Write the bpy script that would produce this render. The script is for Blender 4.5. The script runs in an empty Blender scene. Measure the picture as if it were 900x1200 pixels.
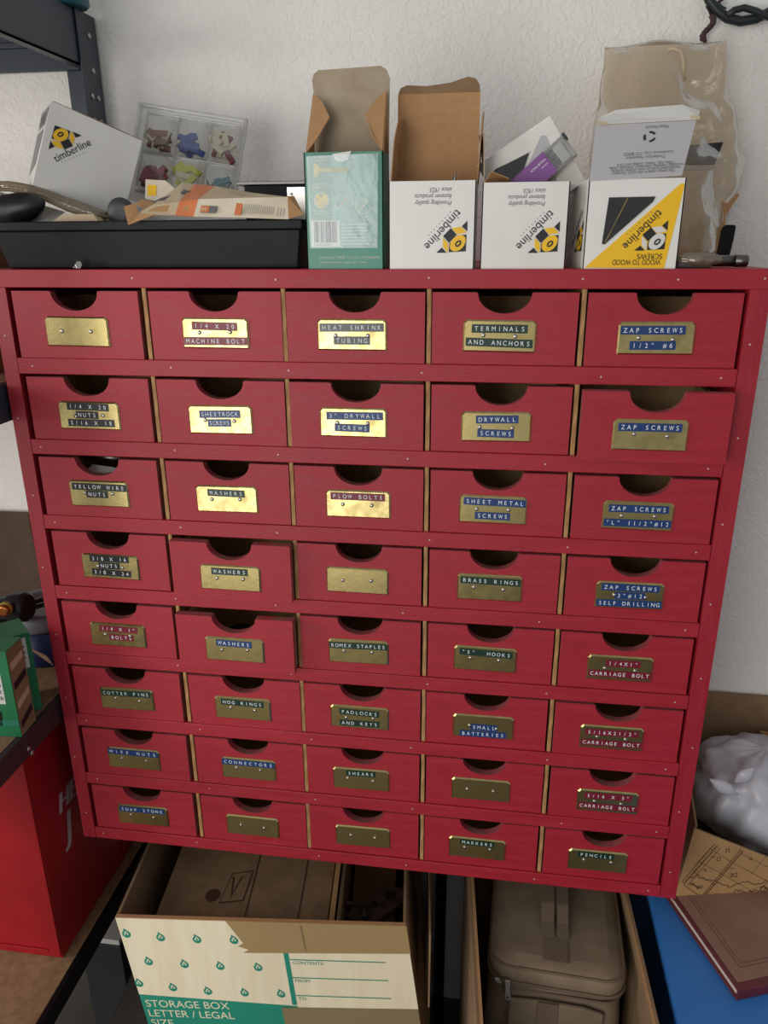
import bpy, math, random
from mathutils import Vector, Matrix, noise
rnd = random.Random(7)
S = bpy.context.scene
COL = S.collection
V = Vector

# ------------------------------------------------------------------ camera
F_PX, CAM = 895.288, V((0.57215, -0.83175, 0.82374))
yaw, pit, rol = -0.144335, 0.341761, -0.006061
cy_, sy_, cp_, sp_ = math.cos(yaw), math.sin(yaw), math.cos(pit), math.sin(pit)
FW = V((sy_*cp_, cy_*cp_, -sp_)); R0 = V((cy_, -sy_, 0)); U0 = R0.cross(FW)
RT = R0*math.cos(rol) + U0*math.sin(rol); UP = -R0*math.sin(rol) + U0*math.cos(rol)
cam = bpy.data.objects.new('camera', bpy.data.cameras.new('camera'))
cam.matrix_world = Matrix(((RT.x, UP.x, -FW.x, CAM.x), (RT.y, UP.y, -FW.y, CAM.y), (RT.z, UP.z, -FW.z, CAM.z), (0, 0, 0, 1)))
cam.data.sensor_fit = 'VERTICAL'; cam.data.sensor_height = 36; cam.data.lens = F_PX/1200*36
cam.data.clip_start = 0.01
COL.objects.link(cam); S.camera = cam

def at(x, y, **k):
    """the point seen at photo position x,y on the plane X=, Y= or Z= (metres; cabinet front is Y=0, its bottom Z=0)"""
    d = FW + RT*((x-450)/F_PX) + UP*((600-y)/F_PX)
    a, v = next(iter(k.items())); i = 'XYZ'.index(a)
    return CAM + d*((v-CAM[i])/d[i])

# ------------------------------------------------------------------ materials
def lin(h):
    if isinstance(h, str):
        h = h.lstrip('#'); c = [int(h[i:i+2], 16)/255 for i in (0, 2, 4)]
    else: c = h
    return [x/12.92 if x <= 0.04045 else ((x+0.055)/1.055)**2.4 for x in c]
MATS = {}
def mat(name, col, rough=0.6, metal=0.0, col2=None, nscale=30, stretch=(1, 1, 1), bump=0.0, bscale=200, coat=0.0, spec=0.5, detail=4, lo=0.35, hi=0.65, bstretch=(1,1,1), rough2=None):
    m = bpy.data.materials.new(name); m.use_nodes = True
    nt = m.node_tree; b = nt.nodes['Principled BSDF']
    b.inputs['Base Color'].default_value = (*lin(col), 1)
    b.inputs['Roughness'].default_value = rough; b.inputs['Metallic'].default_value = metal
    b.inputs['Coat Weight'].default_value = coat; b.inputs['Specular IOR Level'].default_value = spec
    tc = nt.nodes.new('ShaderNodeTexCoord')
    if col2 is not None or rough2 is not None:
        mp = nt.nodes.new('ShaderNodeMapping'); mp.inputs['Scale'].default_value = stretch
        nt.links.new(tc.outputs['Object'], mp.inputs[0])
        n = nt.nodes.new('ShaderNodeTexNoise'); n.inputs['Scale'].default_value = nscale; n.inputs['Detail'].default_value = detail
        nt.links.new(mp.outputs[0], n.inputs['Vector'])
        if col2 is not None:
            r = nt.nodes.new('ShaderNodeValToRGB')
            r.color_ramp.elements[0].position = lo; r.color_ramp.elements[1].position = hi
            r.color_ramp.elements[0].color = (*lin(col), 1); r.color_ramp.elements[1].color = (*lin(col2), 1)
            nt.links.new(n.outputs['Fac'], r.inputs[0]); nt.links.new(r.outputs[0], b.inputs['Base Color'])
        if rough2 is not None:
            mr = nt.nodes.new('ShaderNodeMapRange'); mr.inputs['From Min'].default_value = lo; mr.inputs['From Max'].default_value = hi
            mr.inputs['To Min'].default_value = rough; mr.inputs['To Max'].default_value = rough2
            nt.links.new(n.outputs['Fac'], mr.inputs['Value']); nt.links.new(mr.outputs[0], b.inputs['Roughness'])
    if bump:
        mp2 = nt.nodes.new('ShaderNodeMapping'); mp2.inputs['Scale'].default_value = bstretch
        nt.links.new(tc.outputs['Object'], mp2.inputs[0])
        n2 = nt.nodes.new('ShaderNodeTexNoise'); n2.inputs['Scale'].default_value = bscale; n2.inputs['Detail'].default_value = 5
        nt.links.new(mp2.outputs[0], n2.inputs['Vector'])
        bp = nt.nodes.new('ShaderNodeBump'); bp.inputs['Strength'].default_value = bump; bp.inputs['Distance'].default_value = 0.001
        nt.links.new(n2.outputs['Fac'], bp.inputs['Height']); nt.links.new(bp.outputs[0], b.inputs['Normal'])
    MATS[name] = m; return m
def clear(name, tint, gloss=0.12, rough=0.08, haze=0.0, hazecol='#d8d4cc', bump=0.0, bscale=60):
    """thin clear plastic: lets light straight through, with a glossy skin and some milky haze"""
    m = bpy.data.materials.new(name); m.use_nodes = True; nt = m.node_tree; nt.nodes.clear()
    out = nt.nodes.new('ShaderNodeOutputMaterial'); tr = nt.nodes.new('ShaderNodeBsdfTransparent'); tr.inputs[0].default_value = (*lin(tint), 1)
    df = nt.nodes.new('ShaderNodeBsdfDiffuse'); df.inputs[0].default_value = (*lin(hazecol), 1)
    tl = nt.nodes.new('ShaderNodeBsdfTranslucent'); tl.inputs[0].default_value = (*lin(hazecol), 1)
    md = nt.nodes.new('ShaderNodeMixShader'); md.inputs[0].default_value = 0.35
    nt.links.new(df.outputs[0], md.inputs[1]); nt.links.new(tl.outputs[0], md.inputs[2])
    mh = nt.nodes.new('ShaderNodeMixShader'); mh.inputs[0].default_value = haze
    nt.links.new(tr.outputs[0], mh.inputs[1]); nt.links.new(md.outputs[0], mh.inputs[2])
    gl = nt.nodes.new('ShaderNodeBsdfGlossy'); gl.inputs['Roughness'].default_value = rough
    fr = nt.nodes.new('ShaderNodeLayerWeight'); fr.inputs['Blend'].default_value = 0.25
    mm = nt.nodes.new('ShaderNodeMath'); mm.operation = 'MULTIPLY_ADD'; mm.inputs[1].default_value = 0.5; mm.inputs[2].default_value = gloss
    nt.links.new(fr.outputs['Fresnel'], mm.inputs[0])
    mx = nt.nodes.new('ShaderNodeMixShader'); nt.links.new(mm.outputs[0], mx.inputs[0])
    nt.links.new(mh.outputs[0], mx.inputs[1]); nt.links.new(gl.outputs[0], mx.inputs[2]); nt.links.new(mx.outputs[0], out.inputs[0])
    if bump:
        tc = nt.nodes.new('ShaderNodeTexCoord'); n = nt.nodes.new('ShaderNodeTexNoise'); n.inputs['Scale'].default_value = bscale; n.inputs['Detail'].default_value = 4; n.inputs['Distortion'].default_value = 0.6
        nt.links.new(tc.outputs['Object'], n.inputs['Vector'])
        bp = nt.nodes.new('ShaderNodeBump'); bp.inputs['Strength'].default_value = bump; bp.inputs['Distance'].default_value = 0.004
        nt.links.new(n.outputs['Fac'], bp.inputs['Height'])
        for s in (gl, df): nt.links.new(bp.outputs[0], s.inputs['Normal'])
    MATS[name] = m; return m

mat('red_paint', '#981424', 0.46, col2='#a41b2d', nscale=14, stretch=(1.2, 1, 9), bump=0.35, bscale=90, bstretch=(1, 1, 12), lo=0.3, hi=0.7, rough2=0.55)
mat('red_paint_upright', '#941323', 0.46, col2='#9f1a2c', nscale=14, stretch=(9, 1, 1.2), bump=0.35, bscale=90, bstretch=(12, 1, 1), lo=0.3, hi=0.7, rough2=0.55)
mat('ply', '#c0a274', 0.7, col2='#a98a5e', nscale=20, stretch=(1, 6, 1))
mat('ply_edge', '#b58a58', 0.7, col2='#8a6238', nscale=60, stretch=(6, 1, .6), lo=0.4, hi=0.6)
mat('dust_edge', '#8a5a50', 0.8, col2='#a03040', nscale=40)
mat('nail', '#cbb2b0', 0.4)
mat('brass', '#c9b87e', 0.25, 1.0, col2='#a3935f', nscale=70, lo=0.42, hi=0.75, rough2=0.36, bump=0.06, bscale=120)
mat('brass_spot', '#e8d9ae', 0.5, 0.3)
mat('steel', '#b8b6b2', 0.3, 1.0)
mat('dark_steel', '#6a6866', 0.35, 1.0)
mat('tape_blue', '#16386e', 0.4); mat('tape_green', '#0f3024', 0.4); mat('tape_black', '#121318', 0.4)
mat('tape_red', '#74132a', 0.4); mat('tape_gray', '#45464a', 0.3)
mat('ink_white', '#e8ecec', 0.5)
mat('carton_white', '#e4e2dc', 0.42, col2='#dcd9d2', nscale=15)
mat('carton_gloss', '#e4e2dc', 0.3, bump=0.05, bscale=20)
mat('kraft', '#b48a5e', 0.8, col2='#ae8458', nscale=160)
mat('kraft_gray', '#a99a82', 0.8, col2='#9d8d74', nscale=50)
mat('kraft_dark', '#8f7354', 0.85, col2='#7f6549', nscale=30)
mat('ink_black', '#1c1c1e', 0.5); mat('ink_gray', '#6c6a6c', 0.6); mat('ink_soft', '#8d8d8c', 0.6)
mat('yellow', '#f0bd18', 0.4)
mat('green_card', '#2c7862', 0.35, col2='#3a8a72', nscale=12)
mat('green_silver', '#6ea296', 0.3, col2='#3d8371', nscale=22)
mat('gold_ink', '#c9ac3e', 0.4, col2='#8f8630', nscale=120)
mat('gray_card', '#b4b2b4', 0.55)
mat('cream_card', '#d9cdb8', 0.65, col2='#cdbfa6', nscale=30)
mat('card_tan', '#c9b596', 0.7, col2='#bda887', nscale=40)
mat('orange_ink', '#d27a4a', 0.6)
mat('black_plastic', '#0b0c0e', 0.5, col2='#111214', nscale=30, bump=0.1, bscale=80, spec=0.22)
mat('rubber', '#1f2225', 0.38)
mat('gray_plastic', '#2f3134', 0.5)
mat('window_dark', '#151415', 0.3, col2='#2c292a', nscale=60)
mat('purple', '#7d4a8c', 0.4)
mat('blue_steel', '#3b434e', 0.45, col2='#343b45', nscale=10)
mat('particle', '#9a7a58', 0.8, col2='#86684a', nscale=90)
mat('brown_steel', '#3a2a2c', 0.5)
mat('teal', '#1f5560', 0.35, col2='#2a6670', nscale=30)
mat('red_steel', '#a31420', 0.36, col2='#8f101a', nscale=8, bump=0.05, bscale=30)
mat('gray_ink_dull', '#b8a8a8', 0.6)
mat('green_box', '#1d7a4a', 0.45, col2='#186a40', nscale=15)
mat('navy', '#1a2350', 0.4)
mat('lid_gray', '#7c7c84', 0.5)
mat('label_white', '#d8d6d0', 0.55)
mat('copper', '#b06a34', 0.35, 0.8)
mat('beige_strap', '#c9a888', 0.5)
mat('store_card', '#ece0c2', 0.7, col2='#e5d7b6', nscale=8, stretch=(8, 8, 1))
mat('store_green', '#1f8a72', 0.6)
mat('tape_brown', '#a58a60', 0.28)
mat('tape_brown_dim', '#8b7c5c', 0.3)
mat('canvas', '#85725c', 0.9, col2='#75634f', nscale=25, bump=0.4, bscale=700)
mat('canvas_trim', '#6b5a48', 0.85, bump=0.2, bscale=500)
mat('blue_tote', '#2e6fb8', 0.5, col2='#3579c2', nscale=6)
mat('maroon', '#6a2a30', 0.5, col2='#5a2026', nscale=20)
mat('book_dust', '#93705f', 0.75, col2='#86604f', nscale=14)
mat('paper', '#d6c2b2', 0.7, col2='#b8aca0', nscale=200, stretch=(1, 1, 20))
mat('map_paper', '#b08a5c', 0.75, col2='#a27c50', nscale=12)
mat('map_ink', '#4a3220', 0.7)
mat('bag_white', '#cfd0d6', 0.35, col2='#b9bac2', nscale=25, bump=0.6, bscale=40)
mat('bag_roll', '#d8c8a0', 0.5)
mat('cord_black', '#1f2628', 0.45); mat('cord_brown', '#4a3436', 0.9)
mat('t_brown', '#8a5a3c', 0.5); mat('t_blue', '#2f4f9a', 0.45); mat('t_maroon', '#7a3038', 0.5); mat('t_beige', '#d2cbb0', 0.5)
mat('t_pink', '#b23a5c', 0.5); mat('t_lime', '#c3c92a', 0.5); mat('t_teal', '#49808c', 0.5); mat('t_green', '#4b7a68', 0.5)
mat('rust', '#4c3c34', 0.7, 0.5, col2='#6a5648', nscale=60)
mat('gray_corr', '#6f6a66', 0.85, col2='#57524e', nscale=100, stretch=(1, 9, 1))
mat('floor', '#5a544d', 0.75, col2='#4c4741', nscale=9, bump=0.2, bscale=60)
clear('clear_plastic', '#f8f8f6', 0.10, 0.08, 0.10, '#f0f0ee')
clear('window_film', '#f4f4f4', 0.03, 0.05, 0.0)
clear('clear_rim', '#f4f4f2', 0.16, 0.12, 0.38, '#f4f4f2')
mat('zip_metal', '#b9b4ac', 0.35, 0.4); mat('panel_shaded', '#5a4636', 0.85, col2='#4c3b2e', nscale=12)  # last one: cardboard brown darkened, shade under the shelf put into the colour
clear('clear_tape', '#f8fcfc', 0.045, 0.2, 0.02, '#e8f0f8', 0.10, 90)
clear('bag_clear', '#f4eee4', 0.05, 0.14, 0.24, '#ded0b8', 0.8, 34)
clear('wrap_clear', '#d8cfc0', 0.10, 0.14, 0.45, '#b7a78f', 0.7, 50)
# wall: white paint over a coarse trowelled skim
def wall_mat():
    m = mat('wall_paint', '#f3f0ea', 0.55, col2='#ebe8e1', nscale=3)
    nt = m.node_tree; b = nt.nodes['Principled BSDF']; tc = nt.nodes.new('ShaderNodeTexCoord')
    n1 = nt.nodes.new('ShaderNodeTexNoise'); n1.inputs['Scale'].default_value = 75; n1.inputs['Detail'].default_value = 6; n1.inputs['Distortion'].default_value = 1.6
    n2 = nt.nodes.new('ShaderNodeTexNoise'); n2.inputs['Scale'].default_value = 260; n2.inputs['Detail'].default_value = 3
    mp = nt.nodes.new('ShaderNodeMapping'); mp.inputs['Scale'].default_value = (0.35, 1, 1.6)
    mp1 = nt.nodes.new('ShaderNodeMapping'); mp1.inputs['Rotation'].default_value = (0, 0.5, 0)
    nt.links.new(tc.outputs['Object'], mp1.inputs[0]); nt.links.new(mp1.outputs[0], n1.inputs['Vector'])
    nt.links.new(tc.outputs['Object'], mp.inputs[0]); nt.links.new(mp.outputs[0], n2.inputs['Vector'])
    r = nt.nodes.new('ShaderNodeValToRGB'); r.color_ramp.elements[0].position = 0.42; r.color_ramp.elements[1].position = 0.62
    nt.links.new(n1.outputs['Fac'], r.inputs[0])
    ad = nt.nodes.new('ShaderNodeMath'); ad.operation = 'MULTIPLY_ADD'; ad.inputs[1].default_value = 0.55
    nt.links.new(n2.outputs['Fac'], ad.inputs[0]); nt.links.new(r.outputs[0], ad.inputs[2])
    bp = nt.nodes.new('ShaderNodeBump'); bp.inputs['Strength'].default_value = 0.5; bp.inputs['Distance'].default_value = 0.0012
    nt.links.new(ad.outputs[0], bp.inputs['Height']); nt.links.new(bp.outputs[0], b.inputs['Normal'])
wall_mat()

# ------------------------------------------------------------------ mesh helpers
FONT = {}
_fc = bpy.data.curves.new('lettering', 'FONT'); _fo = bpy.data.objects.new('lettering', _fc)
def glyphs(s):
    if s not in FONT:
        _fc.body = s; m = bpy.data.meshes.new_from_object(_fo)
        FONT[s] = ([tuple(v.co[:2]) for v in m.vertices], [tuple(p.vertices) for p in m.polygons])
        bpy.data.meshes.remove(m)
    return FONT[s]
class Fr:
    def __init__(s, O, U, Vv, N=None):
        s.O = V(O); s.U = V(U).normalized(); s.V = V(Vv).normalized(); s.N = V(N).normalized() if N is not None else s.U.cross(s.V)
    def p(s, u, v, d=0.0): return s.O + s.U*u + s.V*v + s.N*d
    def rot180(s, w, h): return Fr(s.p(w, h), -s.U, -s.V, s.N)
FRONT = lambda x, z, y=0: Fr((x, y, z), (1, 0, 0), (0, 0, 1), (0, -1, 0))
class MB:
    def __init__(s): s.v = []; s.f = []; s.m = []; s.sm = []; s.names = []
    def mi(s, name):
        if name not in s.names: s.names.append(name)
        return s.names.index(name)
    def add(s, vs, fs, m, smooth=False):
        o = len(s.v); s.v += [V(q) for q in vs]; k = s.mi(m)
        for f in fs: s.f.append([o+i for i in f]); s.m.append(k); s.sm.append(smooth)
        return s
    def box(s, x0, x1, y0, y1, z0, z1, m, fr=None, front=None):
        q = [(x, y, z) for x in (x0, x1) for y in (y0, y1) for z in (z0, z1)]
        if fr: q = [fr.p(*a) for a in q]
        F = [(0, 1, 3, 2), (4, 6, 7, 5), (0, 4, 5, 1), (2, 3, 7, 6), (0, 2, 6, 4), (1, 5, 7, 3)]
        s.add(q, F, m)
        if front: s.m[-4] = s.mi(front)
        return s
    def prism(s, pts, fr, d0, d1, m, side=None, cap=None):
        n = len(pts); q = [fr.p(u, v, d0) for u, v in pts] + [fr.p(u, v, d1) for u, v in pts]
        s.add(q, [tuple(reversed(range(n))), tuple(range(n, 2*n))], m)
        if cap: s.m[-1] = s.mi(cap)
        o = len(s.v)-2*n; k = s.mi(side or m)
        for i in range(n):
            j = (i+1) % n; s.f.append([o+i, o+j, o+n+j, o+n+i]); s.m.append(k); s.sm.append(False)
        return s
    def decal(s, pts, fr, m, d=0.0003):
        s.add([fr.p(u, v, d) for u, v in pts], [tuple(range(len(pts)))], m); return s
    def rect(s, fr, u0, u1, v0, v1, m, d=0.0003): return s.decal([(u0, v0), (u1, v0), (u1, v1), (u0, v1)], fr, m, d)
    def oval(s, fr, u, v, a, b, m, ang=0, d=0.0004, n=24):
        c, q = math.cos(ang), math.sin(ang)
        return s.decal([(u+a*math.cos(t)*c-b*math.sin(t)*q, v+a*math.cos(t)*q+b*math.sin(t)*c) for t in [6.2832*i/n for i in range(n)]], fr, m, d)
    def text(s, t, fr, u, v, h, m, ang=0, align='l', mono=None, slant=0, d=0.0004, wide=1.0, sqz=None):
        k = h/0.682; ca, sa = math.cos(ang), math.sin(ang)
        runs = [(t, 0.0)] if mono is None else [(ch, i*mono) for i, ch in enumerate(t)]
        for r, off in runs:
            if not r.strip(): continue
            vs, fs = glyphs(r)
            if not vs: continue
            x0 = min(a for a, b in vs); x1 = max(a for a, b in vs)
            kw = k*wide if sqz is None else sqz/(x1-x0)
            if mono is None: sh = {'l': 0, 'c': -(x1-x0)*kw/2, 'r': -(x1-x0)*kw}[align]; sh -= x0*kw
            else:
                kw = min(kw, mono*0.80/(x1-x0)); sh = off + mono/2 - (x0+x1)/2*kw
            q = []
            for a, b in vs:
                x = a*kw+sh+slant*b*k; y = b*k
                q.append(fr.p(u+x*ca-y*sa, v+x*sa+y*ca, d))
            s.add(q, fs, m)
        return s
    def sheet(s, pts, t, m, back=None):
        pts = [V(p) for p in pts]; n = V((0, 0, 0))
        for i in range(len(pts)): n += (pts[i]-pts[0]).cross(pts[(i+1) % len(pts)]-pts[0])
        n = n.normalized()*t; k = len(pts)
        s.add(pts + [p+n for p in pts], [tuple(reversed(range(k)))], m)
        s.f.append([len(s.v)-k+i for i in range(k)]); s.m.append(s.mi(back or m)); s.sm.append(False)
        o = len(s.v)-2*k
        for i in range(k):
            j = (i+1) % k; s.f.append([o+i, o+j, o+k+j, o+k+i]); s.m.append(s.mi(m)); s.sm.append(False)
        return s
    def tube(s, path, r, m, n=8, closed=False):
        path = [V(p) for p in path]; k = len(path); rs = r if isinstance(r, (list, tuple)) else [r]*k
        o = len(s.v); ref = V((0.13, 0.2, 0.97))
        for i, p in enumerate(path):
            a = path[(i-1) % k] if closed else path[max(i-1, 0)]; b = path[(i+1) % k] if closed else path[min(i+1, k-1)]
            t = (b-a).normalized(); u = t.cross(ref)
            if u.length < 0.1: u = t.cross(V((1, 0, 0)))
            u.normalize(); w = t.cross(u)
            s.v += [p + (u*math.cos(6.2832*j/n)+w*math.sin(6.2832*j/n))*rs[i] for j in range(n)]
        M = s.mi(m)
        for i in range(k if closed else k-1):
            for j in range(n):
                a = o+i*n; b = o+((i+1) % k)*n
                s.f.append([a+j, a+(j+1) % n, b+(j+1) % n, b+j]); s.m.append(M); s.sm.append(True)
        if not closed:
            for c, rev in ((o, True), (o+(k-1)*n, False)):
                f = list(range(c, c+n)); s.f.append(f[::-1] if rev else f); s.m.append(M); s.sm.append(False)
        return s
    def lathe(s, prof, fr, m, n=28):
        """prof: (radius, height) pairs about fr.N"""
        o = len(s.v); M = s.mi(m)
        for r, h in prof: s.v += [fr.p(r*math.cos(6.2832*j/n), r*math.sin(6.2832*j/n), h) for j in range(n)]
        for i in range(len(prof)-1):
            for j in range(n):
                a, b = o+i*n, o+(i+1)*n
                s.f.append([a+j, a+(j+1) % n, b+(j+1) % n, b+j]); s.m.append(M); s.sm.append(True)
        for c, rev in ((o, True), (o+(len(prof)-1)*n, False)):
            f = list(range(c, c+n)); s.f.append(f[::-1] if rev else f); s.m.append(M); s.sm.append(False)
        return s
    def blob(s, fn, nu, nv, m):
        """closed surface: fn(a, t) for angle a in 0..2pi and t in 0..1, poles at t=0 and 1"""
        o = len(s.v); M = s.mi(m)
        for i in range(nv+1):
            s.v += [V(fn(6.2832*j/nu, i/nv)) for j in range(nu)]
        for i in range(nv):
            for j in range(nu):
                a, b = o+i*nu, o+(i+1)*nu
                s.f.append([a+j, a+(j+1) % nu, b+(j+1) % nu, b+j]); s.m.append(M); s.sm.append(True)
        for c, rev in ((o, True), (o+nv*nu, False)):
            f = list(range(c, c+nu)); s.f.append(f[::-1] if rev else f); s.m.append(M); s.sm.append(True)
        return s
    def mesh(s, name):
        me = bpy.data.meshes.new(name); me.from_pydata([tuple(q) for q in s.v], [], s.f)
        for n in s.names: me.materials.append(MATS[n])
        me.polygons.foreach_set('material_index', s.m); me.polygons.foreach_set('use_smooth', s.sm)
        me.update(); return me
    def build(s, name, parent=None, bevel=0.0, seg=2, loc=None):
        """one mesh object; vertices are given in world space"""
        base = V(loc) if loc is not None else (V((0, 0, 0)) if parent is not None else V((sum(q.x for q in s.v)/len(s.v), sum(q.y for q in s.v)/len(s.v), min(q.z for q in s.v))))
        pw = WORLD.get(parent.name, V((0, 0, 0))) if parent is not None else V((0, 0, 0))
        org = base if (parent is None or loc is not None) else pw
        for q in s.v: q -= org
        o = bpy.data.objects.new(name, s.mesh(name)); COL.objects.link(o)
        o.location = org - pw if parent is not None else org
        WORLD[o.name] = org
        if parent is not None: o.parent = parent
        if bevel:
            b = o.modifiers.new('edge', 'BEVEL'); b.width = bevel; b.segments = seg; b.limit_method = 'ANGLE'; b.angle_limit = 0.7
        return o
WORLD = {}
def thing(name, label, cat, loc, group=None):
    o = bpy.data.objects.new(name, None); COL.objects.link(o); o.location = loc; o.empty_display_size = 0.02
    WORLD[o.name] = V(loc); return tag(o, label, cat, group)
def tag(o, label, cat, group=None, kind=None):
    o['label'] = label; o['category'] = cat
    if group: o['group'] = group
    if kind: o['kind'] = kind
    return o
def struct(o): o['kind'] = 'structure'; return o

# ------------------------------------------------------------------ setting
FZ, WY = -0.67, 0.34
BZ = -0.335            # top of the boxes that the storage box stands on
struct(MB().box(-3.2, 3.4, WY, WY+0.12, FZ-0.05, 2.1, 'wall_paint').build('wall_back'))
struct(MB().box(-3.2, 3.4, -3.4, WY+0.12, FZ-0.1, FZ, 'floor').build('floor'))

# ------------------------------------------------------------------ the red cabinet
W, H, TOPZ, PITCH, RAIL = 0.84, 0.7951, 0.7756, 0.0975, 0.0187
BOT = TOPZ-8*PITCH
XL, XR = 0.0183, 0.82
cab = thing('drawer_cabinet', 'wide red painted wooden cabinet of forty small labelled drawers on the white wall', 'cabinet', (W/2, WY/2, BOT))
def dots(mb, pts, y=0.0):
    for x, z in pts: mb.oval(FRONT(x, z, y), 0, 0, 0.0010, 0.0010, 'nail', d=0.0002, n=10)
for x0, x1 in ((0, XL), (XR, W)):
    s = MB().box(x0, x1, 0, 0.02, BOT, TOPZ, 'red_paint_upright').box(x0, x1, 0.02, WY, BOT, TOPZ, 'red_paint_upright')
    dots(s, [((x0+x1)/2+rnd.uniform(-.003, .003), TOPZ-PITCH*(k+0.55)) for k in range(8)])
    s.build('side_panel', cab)
tp = MB().box(0, W, 0, WY, TOPZ, H, 'red_paint'); dots(tp, [(0.012, .7855), (0.172, .786), (.335, .7845), (.5, .7865), (.657, .7855), (.832, .786), (.75, .785)])
tp.build('top_panel', cab, 0.0008)
MB().box(XL, XR, WY-0.006, WY-0.001, BOT, TOPZ, 'ply').build('back_panel', cab)
for k in range(1, 9):
    z0 = TOPZ-k*PITCH
    sh = MB().box(XL+.0004, XR-.0004, 0, 0.014, z0, z0+RAIL, 'red_paint').box(XL+.0004, XR-.0004, 0.014, WY-0.006, z0+.0002, z0+RAIL-.0002, 'ply')
    dots(sh, [(XL+0.012+rnd.uniform(0, .01), z0+RAIL*.5), (0.18+rnd.uniform(-.03, .03), z0+RAIL*.55), (.34+rnd.uniform(-.03, .03), z0+RAIL*.5), (.5+rnd.uniform(-.03, .03), z0+RAIL*.5), (.655+rnd.uniform(-.03, .03), z0+RAIL*.45), (XR-.016, z0+RAIL*.5)])
    sh.build('shelf_board', cab, 0.0008)
DIV = (0.1825, 0.3415, 0.5005, 0.6605)
dv = MB().box(-0.0023, 0.0023, 0, WY-0.008, 0, PITCH-RAIL, 'ply_edge').mesh('divider')
first = True
for k in range(8):
    for x in DIV:
        o = bpy.data.objects.new('divider', dv); COL.objects.link(o); o.parent = cab
        o.location = V((x, 0.0035, TOPZ-(k+1)*PITCH+RAIL)) - WORLD[cab.name]
# drawers, drawn once at x=0 (left edge), z=0 (bottom), front face y=0
DW, DH, FT = 0.1515, 0.0748, 0.0105
def drawer_mesh():
    mb = MB(); c = DW/2; r = []
    for i in range(17):
        t = math.pi*(1-i/16); r.append((c+0.0282*math.cos(t), DH-0.0008-0.0208*math.sin(t)))
    pts = [(0, 0), (DW, 0), (DW, DH), (c+0.0298, DH)] + r[::-1] + [(c-0.0298, DH), (0, DH)]
    fr = FRONT(0, 0, FT); mb.prism(pts, fr, 0, FT, 'ply', side='dust_edge', cap='red_paint')
    D = 0.135
    mb.box(0.002, 0.009, FT, D, 0.001, DH-0.012, 'ply').box(DW-0.009, DW-0.002, FT, D, 0.001, DH-0.012, 'ply')
    mb.box(0.009, DW-0.009, FT, D, 0.002, 0.007, 'ply').box(0.009, DW-0.009, D-0.007, D, 0.007, DH-0.012, 'ply')
    return mb.mesh('drawer')
DM = drawer_mesh()
PW, PH = 0.0765, 0.0335
def plate_mesh():
    mb = MB(); c = 0.0035; e = 0.0016; w, h = PW/2, PH/2
    outer = [(-w, -h), (w, -h), (w, h-c), (w-c, h), (-w+c, h), (-w, h-c)]
    w2, h2 = w-e, h-e
    inner = [(-w2, -h2), (w2, -h2), (w2, h2-c*.7), (w2-c*.7, h2), (-w2+c*.7, h2), (-w2, h2-c*.7)]
    fr = Fr((0, 0, 0), (1, 0, 0), (0, 0, 1), (0, -1, 0)); n = 6
    q = [fr.p(u, v, 0) for u, v in outer] + [fr.p(u, v, 0.0006) for u, v in outer] + [fr.p(u, v, 0.0021) for u, v in inner]
    fs = [tuple(range(12, 18))]
    for i in range(n):
        j = (i+1) % n; fs += [(i, j, 6+j, 6+i), (6+i, 6+j, 12+j, 12+i)]
    mb.add(q, fs, 'brass'); return mb.mesh('label_plate')
PM = plate_mesh()
def rivet_mesh():
    mb = MB(); fr = Fr((0, 0, 0), (1, 0, 0), (0, 0, 1), (0, -1, 0))
    mb.lathe([(0.0024, 0), (0.0022, 0.0009), (0.0013, 0.0016), (0.0003, 0.0016)], fr, 'steel', 12); return mb.mesh('screw')
RM = rivet_mesh()
B_, G_, K_, M_, A_ = 'tape_blue', 'tape_green', 'tape_black', 'tape_red', 'tape_gray'
T1, T2 = 0.0078, -0.0064
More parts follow.
